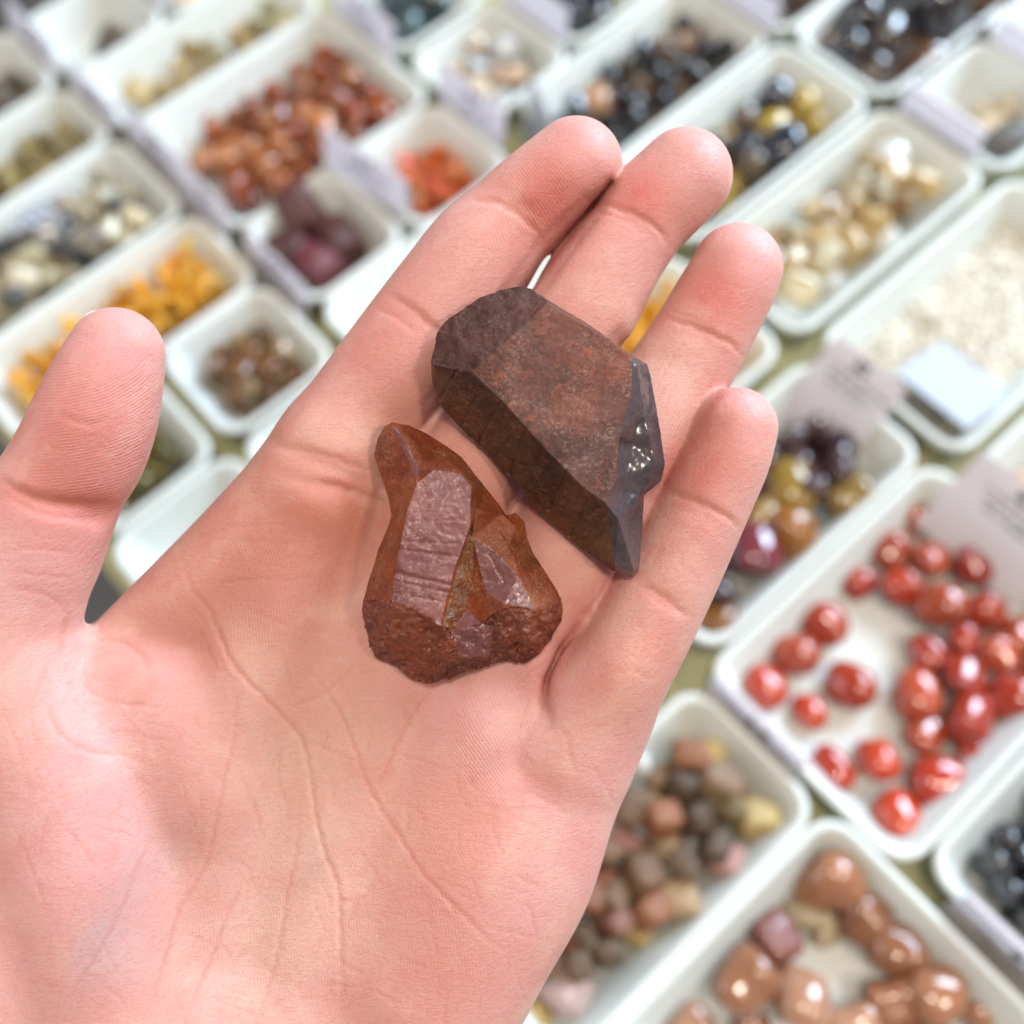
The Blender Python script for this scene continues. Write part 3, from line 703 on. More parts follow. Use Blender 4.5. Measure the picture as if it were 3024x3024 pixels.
# soft relief: pads, mounds and hollows of the palm (mm, + is outward)
RELIEF = [  # x, y, sx, sy, angle, mm
 (610, 1480, 190, 120, 70, -1.2), (660, 1330, 110, 90, 30, -0.8),
 (610, 960, 80, 55, 30, 1.3), (840, 1010, 60, 45, 30, 1.0), (1010, 1260, 55, 60, 30, 1.0),
 (820, 1300, 90, 70, 40, 1.1), (950, 1420, 80, 80, 40, 0.8), (905, 1620, 110, 90, -50, 1.0),
 (150, 1440, 130, 110, 40, 1.2), (250, 1270, 60, 40, 15, 1.0), (470, 1200, 60, 120, -30, -0.7),
 (1075, 320, 60, 50, -50, 0.5), (990, 395, 40, 20, 35, -0.35), (780, 600, 40, 20, 30, -0.35), (1190, 410, 45, 20, 35, -0.3), (1320, 630, 45, 20, 35, -0.3),
 (1320, 960, 45, 22, 30, -0.35), (1255, 1130, 45, 22, 30, -0.35), (205, 975, 60, 26, 15, -1.1), (110, 955, 90, 22, 12, -1.0), (150, 780, 90, 90, 0, 0.5),
 (975, 1285, 85, 50, 105, -1.2), (1180, 1280, 80, 60, 118, 1.0), (600, 870, 110, 16, 25, -0.4), (640, 925, 90, 14, 15, -0.5),
]
disp = np.zeros(len(HV))
for (x, y, sx, sy, an, mm) in RELIEF:
    a = math.radians(an); dx = PX[:, 0] - x; dy = PX[:, 1] - y
    u = dx * math.cos(a) + dy * math.sin(a); v = -dx * math.sin(a) + dy * math.cos(a)
    disp += mm / 1000 * np.exp(-(u / sx) ** 2 - (v / sy) ** 2)

# creases: polylines with width (px) and depth (mm)
CR = [
 ([(878, 378), (933, 382), (973, 402), (1013, 437), (1022, 458)], 7, .42), ([(905, 372), (950, 380), (995, 405)], 5, .2),
 ([(728, 553), (773, 577), (809, 609), (838, 634)], 8, .42), ([(702, 580), (750, 600), (790, 632)], 6, .3),
 ([(504, 843), (562, 846), (615, 859), (668, 878), (710, 895)], 8, .35), ([(594, 910), (628, 914), (668, 925), (703, 939), (740, 955)], 8, .5),
 ([(1132, 382), (1171, 394), (1203, 406), (1243, 433), (1262, 465)], 7, .42), ([(1122, 400), (1165, 410), (1205, 424)], 5, .18),
 ([(1251, 600), (1302, 612), (1334, 626), (1378, 648), (1405, 674)], 7, .42), ([(1262, 585), (1310, 600), (1350, 616)], 5, .2),
 ([(1255, 926), (1307, 943), (1363, 969), (1399, 1001)], 7, .42), ([(1205, 1103), (1244, 1121), (1277, 1147), (1303, 1168)], 8, .38), ([(1215, 1120), (1250, 1138), (1280, 1163)], 6, .25),
 ([(1150, 1270), (1190, 1262), (1230, 1280)], 7, .15),
 ([(-10, 900), (65, 939), (145, 953), (212, 957)], 10, .8), ([(0, 925), (60, 962), (120, 978), (200, 985)], 7, .35), ([(109, 779), (145, 795), (168, 801), (205, 788)], 7, .28),
 ([(30, 1110), (80, 1120), (125, 1145)], 6, .2), ([(0, 1040), (70, 1035), (150, 1045)], 5, .16), ([(10, 1075), (80, 1085), (140, 1090)], 5, .14),
 ([(131, 1160), (120, 1200), (118, 1245)], 8, .4), ([(153, 1225), (175, 1210), (230, 1212), (270, 1240), (282, 1275)], 8, .4),
 ([(439, 1277), (443, 1340), (442, 1388), (423, 1468), (407, 1552), (388, 1632), (339, 1717), (310, 1815), (270, 1932)], 6, .30),
 ([(335, 1025), (361, 1111), (393, 1150), (409, 1190), (444, 1262), (518, 1336), (561, 1389), (577, 1447), (592, 1542), (614, 1616), (635, 1664), (642, 1743), (643, 1950)], 6, .38),
 ([(560, 1230), (600, 1290), (640, 1351), (672, 1420), (709, 1510), (757, 1584), (799, 1648), (868, 1717), (931, 1780), (979, 1801)], 6, .30),
 ([(860, 1230), (825, 1283), (783, 1341), (741, 1426), (714, 1489), (690, 1540)], 6, .26), ([(682, 1235), (630, 1290), (565, 1330), (534, 1325)], 5, .16),
 ([(561, 1531), (556, 1611), (540, 1690), (534, 1743), (518, 1822), (481, 1940)], 6, .28), ([(302, 1553), (259, 1637), (233, 1706), (175, 1812), (110, 1910)], 6, .24),
 ([(455, 1664), (423, 1743), (397, 1812), (344, 1930)], 6, .26), ([(571, 1394), (635, 1426), (690, 1441)], 5, .14), ([(440, 1430), (480, 1520), (500, 1600)], 5, .14),
 ([(79, 1320), (116, 1388), (169, 1420), (238, 1426), (300, 1450)], 7, .28), ([(153, 1262), (169, 1304), (222, 1325), (317, 1336)], 6, .24), ([(95, 1250), (60, 1330), (75, 1430)], 6, .16),
 ([(0, 1330), (40, 1420), (60, 1500)], 5, .12), ([(20, 1540), (60, 1640), (90, 1720)], 5, .12), ([(190, 1375), (260, 1385), (330, 1400)], 5, .14),
 ([(899, 1510), (960, 1535), (1022, 1568)], 6, .14), ([(940, 1490), (1010, 1500), (1090, 1545)], 5, .12), ([(960, 1640), (1040, 1690)], 5, .12),
 ([(411, 1021), (483, 1021), (536, 1026), (600, 1020)], 5, .14), ([(419, 994), (483, 992), (509, 986)], 5, .13), ([(382, 1103), (504, 1090), (549, 1095), (602, 1082)], 5, .14), ([(445, 1140), (540, 1180), (640, 1200)], 5, .10),
 ([(1059, 1214), (1034, 1254), (1026, 1295), (1034, 1335), (1049, 1362)], 8, .30), ([(1049, 1362), (1070, 1390), (1076, 1430), (1092, 1466)], 6, .2), ([(1115, 1440), (1140, 1480), (1160, 1520)], 5, .12),
 ([(592, 1850), (660, 1862), (720, 1850)], 5, .1), ([(570, 1680), (640, 1700), (700, 1690)], 5, .08), ([(330, 1480), (370, 1560), (380, 1620)], 4, .1), ([(500, 1560), (470, 1660), (450, 1760)], 4, .1),
]
crs = np.random.default_rng(3)
for i in range(150):                       # fine secondary lines of the palm
    x, y = crs.uniform(60, 1020), crs.uniform(1150, 1930); a = crs.choice([1.15, 1.9, 0.35, 1.45]) + crs.normal() * .2; L = crs.uniform(30, 110)
    CR.append(([(x + math.cos(a) * L * t + crs.normal() * 3, y + math.sin(a) * L * t + crs.normal() * 3) for t in (-.5, -.15, .2, .5)], crs.uniform(3.0, 4.4), crs.uniform(.07, .17)))
for (cx, cy, ang, n, L) in ((910, 520, -1.0, 9, 90), (1110, 530, -1.0, 7, 80), (1290, 720, -1.05, 6, 80), (1250, 1040, -1.1, 8, 70), (1190, 1210, -1.1, 6, 60)):  # lengthwise finger lines
    for j in range(n):
        ox = crs.uniform(-65, 65); oy = crs.uniform(-35, 35); x = cx - math.sin(ang) * ox + math.cos(ang) * oy; y = cy + math.cos(ang) * ox + math.sin(ang) * oy; l = L * crs.uniform(.4, 1)
        CR.append(([(x - math.cos(ang) * l / 2, y - math.sin(ang) * l / 2), (x + crs.normal() * 2, y), (x + math.cos(ang) * l / 2, y + math.sin(ang) * l / 2)], 3.6, crs.uniform(.08, .15)))
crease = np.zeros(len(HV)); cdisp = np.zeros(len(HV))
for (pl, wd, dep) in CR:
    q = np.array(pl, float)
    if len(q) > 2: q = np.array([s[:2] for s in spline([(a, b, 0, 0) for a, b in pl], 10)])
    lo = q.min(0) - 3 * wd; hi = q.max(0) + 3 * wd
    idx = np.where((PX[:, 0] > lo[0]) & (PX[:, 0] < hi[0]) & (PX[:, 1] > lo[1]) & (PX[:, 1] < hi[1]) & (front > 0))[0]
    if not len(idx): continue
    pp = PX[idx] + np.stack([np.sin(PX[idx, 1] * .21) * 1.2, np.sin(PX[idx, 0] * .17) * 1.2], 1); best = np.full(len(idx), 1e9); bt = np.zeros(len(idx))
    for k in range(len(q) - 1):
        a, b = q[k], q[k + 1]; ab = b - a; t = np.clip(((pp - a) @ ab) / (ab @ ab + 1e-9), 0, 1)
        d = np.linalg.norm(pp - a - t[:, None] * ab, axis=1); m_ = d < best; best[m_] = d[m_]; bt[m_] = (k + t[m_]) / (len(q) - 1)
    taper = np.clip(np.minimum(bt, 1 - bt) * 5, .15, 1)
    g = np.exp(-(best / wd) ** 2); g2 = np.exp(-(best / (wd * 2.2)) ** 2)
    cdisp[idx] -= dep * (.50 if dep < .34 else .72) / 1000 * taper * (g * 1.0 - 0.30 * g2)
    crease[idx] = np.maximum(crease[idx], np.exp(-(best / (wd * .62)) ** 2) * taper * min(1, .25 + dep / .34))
HV = HV + HN * ((disp + cdisp) * front)[:, None]

# skin colour: slow patches on top of one base tone
SK = 0.84
base = np.array([0.68, 0.352, 0.308]); colr = np.tile(base, (len(HV), 1))
def patch(x, y, sx, sy, an, c, amt):
    a = math.radians(an); dx = PX[:, 0] - x; dy = PX[:, 1] - y
    u = dx * math.cos(a) + dy * math.sin(a); v = -dx * math.sin(a) + dy * math.cos(a)
    wgt = (amt * np.exp(-(u / sx) ** 2 - (v / sy) ** 2))[:, None]
    colr[:] = colr * (1 - wgt) + np.array(c) * wgt
RED_ = (0.58, 0.125, 0.095); YEL = (0.69, 0.44, 0.345); PNK = (0.76, 0.42, 0.415); PAL = (0.80, 0.52, 0.46)
for a in ((600, 1010, 330, 170, -35, (.60, .245, .165), .55), (1000, 760, 420, 260, -50, (.60, .27, .20), .35), (560, 1650, 260, 330, 0, YEL, .5), (600, 1420, 150, 150, 0, YEL, .55), (440, 1200, 60, 140, -30, YEL, .5), (470, 1800, 160, 200, 10, PAL, .6),
          (1030, 370, 95, 60, -52, RED_, .92), (960, 440, 60, 60, 0, RED_, .3), (1085, 260, 60, 40, 30, PNK, .6), (1215, 370, 60, 60, -52, RED_, .88), (1330, 310, 60, 60, 0, PNK, .6),
          (1355, 555, 70, 70, 0, RED_, .88), (1430, 470, 50, 60, 0, PNK, .6), (1330, 860, 60, 100, 25, RED_, .88), (1420, 780, 40, 60, 0, PNK, .6), (1280, 1020, 60, 60, 0, RED_, .3),
          (150, 820, 150, 190, 0, (.58, .15, .13), .62), (200, 640, 80, 50, 0, PNK, .5), (110, 950, 130, 45, 10, RED_, .5), (60, 1080, 110, 90, 0, PNK, .7),
          (700, 640, 90, 160, 30, RED_, .35), (600, 960, 170, 120, 20, (0.62, .22, .14), .6), (380, 1080, 120, 110, -40, (.62, .23, .15), .5),
          (910, 1360, 120, 170, -30, PNK, .5), (880, 1560, 150, 140, 0, (.64, .24, .17), .5), (1060, 1600, 90, 260, 20, PNK, .55), (830, 1850, 170, 120, 0, (.64, .27, .22), .5),
          (150, 1500, 160, 200, 0, PNK, .75), (60, 1750, 130, 170, 0, PNK, .7), (1200, 1230, 80, 110, 20, (.64, .25, .18), .5),
          (210, 1730, 46, 160, 25, (.42, .34, .36), .55), (250, 1780, 60, 120, 25, (.60, .42, .42), .3), (600, 1620, 34, 60, 20, (.50, .38, .32), .35), (330, 1600, 30, 110, 35, (.50, .36, .36), .25)):
    patch(*a)
colr *= (1 - 0.0 * crease)[:, None]
colr *= SK
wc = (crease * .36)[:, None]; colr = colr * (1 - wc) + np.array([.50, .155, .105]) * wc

for line in GAPS[:2] + [[(1362, 739), (1302, 828), (1257, 905), (1215, 985), (1165, 1075), (1110, 1152), (1060, 1218), (1030, 1278), (1028, 1330)]]:  # shade between touching fingers, painted into the skin colour as dark red
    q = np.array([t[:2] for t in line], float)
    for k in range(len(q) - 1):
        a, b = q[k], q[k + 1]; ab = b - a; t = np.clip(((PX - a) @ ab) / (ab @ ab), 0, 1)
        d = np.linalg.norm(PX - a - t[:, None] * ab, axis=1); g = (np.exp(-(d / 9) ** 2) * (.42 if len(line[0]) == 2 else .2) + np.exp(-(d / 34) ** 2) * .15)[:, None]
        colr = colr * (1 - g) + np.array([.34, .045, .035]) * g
# direction of the skin ridges, stored as a phase that the material turns into fine lines
x, y = PX[:, 0], PX[:, 1]
def phase(dx, dy, warp): return (x * dx + y * dy + warp)
ph = phase(.94, -.34, 26 * np.sin(y / 95.) + 18 * np.sin(x / 120. + 1))
wgt = np.zeros(len(HV))
def region(cx, cy, sx, sy, amt): return amt * np.exp(-((x - cx) / sx) ** 4 - ((y - cy) / sy) ** 4)
rd = np.hypot(x - 40, (y - 1080) * 1.0)
th_m = ((x < 330) & (y < 985)).astype(float)
ph = np.where(th_m > 0, np.hypot((x - 120) * .75, y - 620 + 0.12 * x), ph)
hy = np.hypot(x - 930, y - 1120); hm = region(880, 1330, 130, 110, 1)
wgt = region(600, 1120, 180, 130, .6) + region(190, 830, 110, 160, .7) * th_m + region(850, 1350, 190, 160, .32) + region(620, 1650, 330, 290, .22) + region(1000, 400, 90, 120, .4) + region(1330, 880, 90, 110, .4)
wgt = np.clip(wgt, 0, 1) * front

W = cam2world(HV)
me = bpy.data.meshes.new('hand')
nf = len(HQ) + len(HT)
me.vertices.add(len(W)); me.vertices.foreach_set('co', W.astype(np.float32).ravel())
li = np.concatenate([HQ.ravel(), HT.ravel()]) if len(HT) else HQ.ravel()
me.loops.add(len(li)); me.loops.foreach_set('vertex_index', li.astype(np.int32))
me.polygons.add(nf)
ls = np.concatenate([np.arange(len(HQ)) * 4, len(HQ) * 4 + np.arange(len(HT)) * 3])
me.polygons.foreach_set('loop_start', ls.astype(np.int32))
me.update(calc_edges=True); me.validate()
me.polygons.foreach_set('use_smooth', [True] * len(me.polygons))
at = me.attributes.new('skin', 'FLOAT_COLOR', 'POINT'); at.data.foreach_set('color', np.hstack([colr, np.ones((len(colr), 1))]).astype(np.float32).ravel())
at = me.attributes.new('ridge', 'FLOAT', 'POINT'); at.data.foreach_set('value', ph.astype(np.float32))
at = me.attributes.new('ridge_w', 'FLOAT', 'POINT'); at.data.foreach_set('value', wgt.astype(np.float32))
hand = bpy.data.objects.new('person', me); COL.objects.link(hand)
tag(hand, 'open left hand, palm up, thumb apart, holding two rough crystals above the trays', 'person')

m_skin, nt, p = new_mat('skin')
LN = []
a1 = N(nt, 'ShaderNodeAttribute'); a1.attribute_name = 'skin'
a2 = N(nt, 'ShaderNodeAttribute'); a2.attribute_name = 'ridge'
a3 = N(nt, 'ShaderNodeAttribute'); a3.attribute_name = 'ridge_w'
n1 = noise_n(nt, 90, 4, .6); n2 = noise_n(nt, 700, 3, .65); n3 = noise_n(nt, 2600, 2, .6)
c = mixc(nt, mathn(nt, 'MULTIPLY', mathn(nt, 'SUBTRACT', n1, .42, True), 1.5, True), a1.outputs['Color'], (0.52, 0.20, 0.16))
nb = noise_n(nt, 55, 4, .6, .6)
c = mixc(nt, mathn(nt, 'MULTIPLY', mathn(nt, 'SUBTRACT', nb, .5, True), 2.6, True), c, (0.66, 0.43, 0.35))
c = mixc(nt, mathn(nt, 'MULTIPLY', mathn(nt, 'SUBTRACT', n2, .50, True), .8, True), c, (0.60, 0.33, 0.26))
nt.links.new(c, p.inputs['Base Color'])
p.inputs['Roughness'].default_value = 0.54
p.inputs['Specular IOR Level'].default_value = 0.32
p.inputs['Subsurface Weight'].default_value = 0.85
p.inputs['Subsurface Radius'].default_value = (1.0, 0.28, 0.16)
p.inputs['Subsurface Scale'].default_value = 0.0013
p.inputs['Coat Weight'].default_value = 0.05; p.inputs['Coat Roughness'].default_value = 0.35
s = mathn(nt, 'SINE', mathn(nt, 'MULTIPLY', mathn(nt, 'ADD', a2.outputs['Fac'], mathn(nt, 'MULTIPLY', n1, 14.0)), 2 * math.pi / 5.8))
s = mathn(nt, 'MULTIPLY', s, mathn(nt, 'MULTIPLY', a3.outputs['Fac'], mathn(nt, 'MULTIPLY', mathn(nt, 'SUBTRACT', noise_n(nt, 160, 2, .5), .36, True), 4.5, True)))
b1 = bump(nt, s, 0.45, 0.00010)
vor = N(nt, 'ShaderNodeTexVoronoi'); vor.inputs['Scale'].default_value = 1100
tc = N(nt, 'ShaderNodeTexCoord'); nt.links.new(tc.outputs['Object'], vor.inputs['Vector'])
vb = N(nt, 'ShaderNodeTexVoronoi', feature='DISTANCE_TO_EDGE'); vb.inputs['Scale'].default_value = 820
wn = N(nt, 'ShaderNodeTexNoise'); wn.inputs['Scale'].default_value = 260; nt.links.new(tc.outputs['Object'], wn.inputs['Vector'])
va = N(nt, 'ShaderNodeVectorMath', operation='MULTIPLY_ADD'); nt.links.new(wn.outputs['Color'], va.inputs[0]); va.inputs[1].default_value = (.004, .004, .004); nt.links.new(tc.outputs['Object'], va.inputs[2])
nt.links.new(va.outputs[0], vb.inputs['Vector'])
cell = mathn(nt, 'MULTIPLY', vb.outputs['Distance'], 6.0, True)
b1 = bump(nt, cell, 0.22, 0.00007, b1)
b2 = bump(nt, vor.outputs['Distance'], 0.25, 0.00012, b1)
b3 = bump(nt, n3, 0.35, 0.00010, b2)
for (rx, ry, rz, a_, st_) in ((0.4, 0, 0.95, 1.0, .28), (0.4, 0, -0.15, 1.0, .20), (0.4, 0, 0.45, 1.0, .18)):
    mp = N(nt, 'ShaderNodeMapping'); mp.vector_type = 'TEXTURE'; nt.links.new(tc.outputs['Object'], mp.inputs[0])
    mp.inputs['Rotation'].default_value = (rx, ry, rz); mp.inputs['Scale'].default_value = (.0075, .0009, .002)
    ln = noise_n(nt, 1.0, 2, .55, .25, mp.outputs[0])
    v_ = mathn(nt, 'ABSOLUTE', mathn(nt, 'SUBTRACT', ln, .5)); v_ = mathn(nt, 'MULTIPLY', v_, 16.0, True)
    b3 = bump(nt, v_, st_, 0.00010, b3)
    LN.append(v_)
nt.links.new(b3, p.inputs['Normal'])
for v_ in LN:
    c = mixc(nt, mathn(nt, 'MULTIPLY', mathn(nt, 'SUBTRACT', 1.0, v_, True), .09), c, (.50, .18, .14))
nt.links.new(c, p.inputs['Base Color'])
me.materials.append(m_skin)

# thumbnail edge, just showing behind the thumb tip
m_nail, nt, p = new_mat('nail'); p.inputs['Base Color'].default_value = (.78, .62, .56, 1); p.inputs['Roughness'].default_value = .25
def cam_mesh(name, V, F, mat, parent=None, sm=True):
    return mesh_obj(name, cam2world(np.array(V)), F, mat, parent, sm)
V, F = [], []
for i in range(9):
    for j in range(13):
        t = i / 8; a = math.radians(-75 + 150 * j / 12)
        # nail plate on the far side of the thumb tip
        cx, cy = 203 - 6 * (1 - t) + 3, 722 - 143 * t
        rx = 66 - 26 * t ** 3; V.append(P3(cx + math.sin(a) * rx * .9 - 8, cy + 4 + 26 * (1 - math.cos(a)) * t, 92 - math.cos(a) * (80 - 26 * t)))
for i in range(8):
    for j in range(12):
        b = i * 13 + j; F.append((b, b + 1, b + 14, b + 13))
nail = cam_mesh('thumbnail', V, F, m_nail, hand)
sm_ = nail.modifiers.new('thick', 'SOLIDIFY'); sm_.thickness = 0.0005
# ------------------------------------------------------------------ the two crystals
def pl(z0, ox, oy, s, pts):         # zoomed-crop coordinates -> 1932-scale photo position
    return [(ox + a * s, oy + b * s) for a, b in pts]
class Facets:
    """a stone given by named corners (photo position + height), the edges between them and its outline"""
    def __init__(s): s.p = []; s.e = []
    def add(s, x, y, z): s.p.append((x, y, z)); return len(s.p) - 1
def build_crystal(name, outline, inner, edges, zlow, label, mats, zones, ox=638.9, oy=479.2, sc=.4465, noise_amp=0.10, rough_zone=None, seed=1, inset=.80, maxlen=9.0, zmid=None, rough_k=2.6, grooves=()):
    pts = [(ox + a * sc, oy + b * sc, z) for a, b, z in outline]
    n = len(pts)
    keys = {}
    for k, (a, b, z) in inner.items():
        keys[k] = len(pts); pts.append((ox + a * sc, oy + b * sc, z))
    def idx(k): return keys[k] if k in keys else int(k[1:])
    E_ = [(i, (i + 1) % n) for i in range(n)] + [(idx(a), idx(b)) for a, b in edges]
    vs, es, fs, *_ = geometry.delaunay_2d_cdt([Vector(q[:2]) for q in pts], E_, [list(range(n))], 1, 1e-4)
    zz = []
    P2 = np.array([q[:2] for q in pts])
    for v in vs:
        d = np.hypot(P2[:, 0] - v.x, P2[:, 1] - v.y); j = int(d.argmin())
        if d[j] < .5: zz.append(pts[j][2])
        else: wg = 1 / (d + 1) ** 3; zz.append(float((wg * np.array([q[2] for q in pts])).sum() / wg.sum()))
    V = [(v.x, v.y, z) for v, z in zip(vs, zz)]; F = [tuple(f) for f in fs]
    # flank and underside
    c = np.array(pts[:n])[:, :2].mean(0)
    ring0 = []
    for i in range(n):
        d = [math.hypot(V[j][0] - pts[i][0], V[j][1] - pts[i][1]) for j in range(len(vs))]; ring0.append(int(np.argmin(d)))
    r1, r2 = [], []
    for i in range(n):
        x, y, z = pts[i]
        k1, k2 = .965, inset
        r1.append(len(V)); V.append((c[0] + (x - c[0]) * k1, c[1] + (y - c[1]) * k1, z - (z - zlow) * .45))
    for i in range(n):
        x, y, z = pts[i]
        r2.append(len(V)); V.append((c[0] + (x - c[0]) * inset, c[1] + (y - c[1]) * inset, zlow))
    for A, B in ((ring0, r1), (r1, r2)):
        for i in range(n):
            j = (i + 1) % n; F.append((A[i], A[j], B[j], B[i]))
    F.append(tuple(r2))
    bm = bmesh.new()
    bv = [bm.verts.new(v) for v in V]
    for f in F:
        try: bm.faces.new([bv[i] for i in f])
        except ValueError: pass
    bmesh.ops.triangulate(bm, faces=bm.faces[:])
    # zones decide the material
    def inside(poly, x, y):
        r = False
        for i in range(len(poly)):
            x1, y1 = poly[i]; x2, y2 = poly[i - 1]
            if (y1 > y) != (y2 > y) and x < (x2 - x1) * (y - y1) / (y2 - y1) + x1: r = not r
        return r
    Z = [([(ox + a * sc, oy + b * sc) for a, b in poly], mi) for poly, mi in zones]
    # refine
    for it in range(7):
        long_ = [e for e in bm.edges if e.calc_length() > maxlen]
        if not long_: break
        bmesh.ops.subdivide_edges(bm, edges=long_, cuts=1, use_grid_fill=False)
        bmesh.ops.triangulate(bm, faces=[f for f in bm.faces if len(f.verts) > 3])
    zfaces = [f for f in bm.faces]
    for f in bm.faces:
        cc = f.calc_center_median()
        for poly, mi in Z:
            if inside(poly, cc.x, cc.y): f.material_index = mi
    bm.normal_update()
    # soften the sharp edges slightly, then roughen
    bmesh.ops.smooth_vert(bm, verts=bm.verts, factor=.35, use_axis_x=True, use_axis_y=True, use_axis_z=True)
    bm.normal_update()
    RZ_ = [[(ox + a * sc, oy + b * sc) for a, b in poly] for poly in (rough_zone or [])]
    new = []
    for v in bm.verts:
        q = v.co; k = noise_amp
        for poly in RZ_:
            if inside(poly, q.x, q.y): k = noise_amp * rough_k
        d = noise.fractal(Vector((q.x / 26 + seed, q.y / 26, q.z / 26)), 1.0, 2.2, 5) * 1.0
        d2 = noise.fractal(Vector((q.x / 9 + seed, q.y / 9, q.z / 9)), .9, 2.0, 3)
        gd = 0.0
        for (x1, y1, x2, y2, dp, wd) in grooves:
            L2 = (x2 - x1) ** 2 + (y2 - y1) ** 2; t = ((q.x - x1) * (x2 - x1) + (q.y - y1) * (y2 - y1)) / L2
            if -.05 < t < 1.05:
                wob = 3.0 * math.sin(t * 9 + x1)
                dd = abs((q.x - x1) * (y2 - y1) - (q.y - y1) * (x2 - x1)) / math.sqrt(L2) + wob * .4
                gd -= dp * math.exp(-(dd / wd) ** 2)
        new.append(q + v.normal * (d * k * 14 + d2 * k * 3 + gd))
    for v, q in zip(bm.verts, new): v.co = q
    me = bpy.data.meshes.new(name)
    Wp = cam2world(np.array([P3(v.co.x, v.co.y, v.co.z) for v in bm.verts]))
    for v, q in zip(bm.verts, Wp): v.co = q
    bmesh.ops.recalc_face_normals(bm, faces=bm.faces)
    bm.to_mesh(me); bm.free()
    me.polygons.foreach_set('use_smooth', [True] * len(me.polygons))
    for m_ in mats: me.materials.append(m_)
    try: me.set_sharp_from_angle(angle=math.radians(24))
    except Exception: pass
    o = bpy.data.objects.new(name, me); COL.objects.link(o)
    tag(o, label, 'crystal')
    return o

def crystal_mat(name, dark, mid, streak, pale, rough=.45, sss=.0, streak_amt=.6, flake=.35, scale=1.0, spec=.5, stretch=None, coat=0, bumpk=1.0, sheen=None):
    m, nt, p = new_mat(name)
    tc = N(nt, 'ShaderNodeTexCoord'); vec = tc.outputs['Object']
    big = noise_n(nt, 60 * scale, 4, .62, .6, vec)
    c = ramp(nt, big, [(.32, dark), (.5, mid), (.68, tuple(.6 * a + .4 * b for a, b in zip(mid, streak)))])
    # curly fibres: thin isolines of a warped noise
    def fibres(sc_, w_, seed):
        mp = N(nt, 'ShaderNodeMapping'); nt.links.new(vec, mp.inputs[0]); mp.inputs['Location'].default_value = (seed, seed * .7, 0)
        f = noise_n(nt, sc_, 1.0, .5, 3.0, mp.outputs[0])
        a = mathn(nt, 'ABSOLUTE', mathn(nt, 'SUBTRACT', f, .5))
        return mathn(nt, 'SUBTRACT', 1.0, mathn(nt, 'DIVIDE', a, w_), True)
    msk = noise_n(nt, 130 * scale, 3, .6, 0, vec)
    f1 = mathn(nt, 'MULTIPLY', fibres(300 * scale, .05, 3), mathn(nt, 'MULTIPLY', mathn(nt, 'SUBTRACT', msk, .40, True), 7, True))
    c = mixc(nt, mathn(nt, 'MULTIPLY', f1, streak_amt), c, streak)
    f2 = mathn(nt, 'MULTIPLY', fibres(560 * scale, .05, 9), mathn(nt, 'MULTIPLY', mathn(nt, 'SUBTRACT', noise_n(nt, 170 * scale, 3, .6, 0, vec), .43, True), 7, True))
    c = mixc(nt, mathn(nt, 'MULTIPLY', f2, flake), c, pale)
    gr = noise_n(nt, 1500, 3, .7, 0, vec)
    c = mixc(nt, mathn(nt, 'MULTIPLY', mathn(nt, 'SUBTRACT', gr, .45, True), 1.6, True), c, dark)
    nt.links.new(c, p.inputs['Base Color'])
    rr = mathn(nt, 'ADD', mathn(nt, 'MULTIPLY', gr, .3), rough - .15)
    nt.links.new(rr, p.inputs['Roughness'])
    p.inputs['Specular IOR Level'].default_value = spec
    p.inputs['Coat Weight'].default_value = coat; p.inputs['Coat Roughness'].default_value = .12
    if sss:
        p.inputs['Subsurface Weight'].default_value = sss; p.inputs['Subsurface Radius'].default_value = (1, .35, .12); p.inputs['Subsurface Scale'].default_value = .0025
    if sheen:
        p.inputs['Coat Tint'].default_value = (*sheen, 1)
    b1 = bump(nt, gr, .5 * bumpk, .00016)
    b2 = bump(nt, mathn(nt, 'ADD', f1, f2), .4 * bumpk, .00010, b1)
    nt.links.new(b2, p.inputs['Normal'])
    return m

# --- the large brown one (coordinates in a crop, heights in photo pixels)
mA1 = crystal_mat('brown_crystal_face', (.048, .020, .014), (.092, .041, .031), (.26, .072, .040), (.34, .20, .15), .64, streak_amt=.85, flake=.55, spec=.12)
mA2 = crystal_mat('brown_crystal_side', (.036, .015, .008), (.082, .031, .014), (.21, .058, .022), (.16, .10, .06), .55, streak_amt=.7, flake=.3, spec=.36)
mA3 = crystal_mat('brown_crystal_tip', (.044, .018, .014), (.078, .035, .028), (.16, .048, .036), (.22, .15, .11), .66, streak_amt=.5, flake=.4, bumpk=1.8, spec=.15)
mA4 = crystal_mat('glassy_fracture', (.022, .018, .021), (.060, .044, .046), (.15, .06, .05), (.13, .12, .13), .22, streak_amt=.2, flake=.1, scale=.5, bumpk=.15, spec=.5, coat=.35)
OUT = [(725, 140, 150), (780, 130, 155), (880, 192, 168), (1060, 300, 160), (1210, 410, 155), (1305, 465, 150), (1320, 520, 140), (1350, 690, 140), (1380, 890, 130), (1362, 960, 125), (1290, 1022, 130),
       (1285, 1120, 130), (1270, 1330, 135), (1240, 1368, 130), (1150, 1332, 140), (1050, 1262, 135), (960, 1190, 132), (840, 1072, 130), (730, 940, 128), (620, 830, 125), (520, 742, 125), (430, 640, 128),
       (396, 540, 135), (390, 450, 150), (420, 330, 150), (480, 262, 150), (600, 182, 150)]
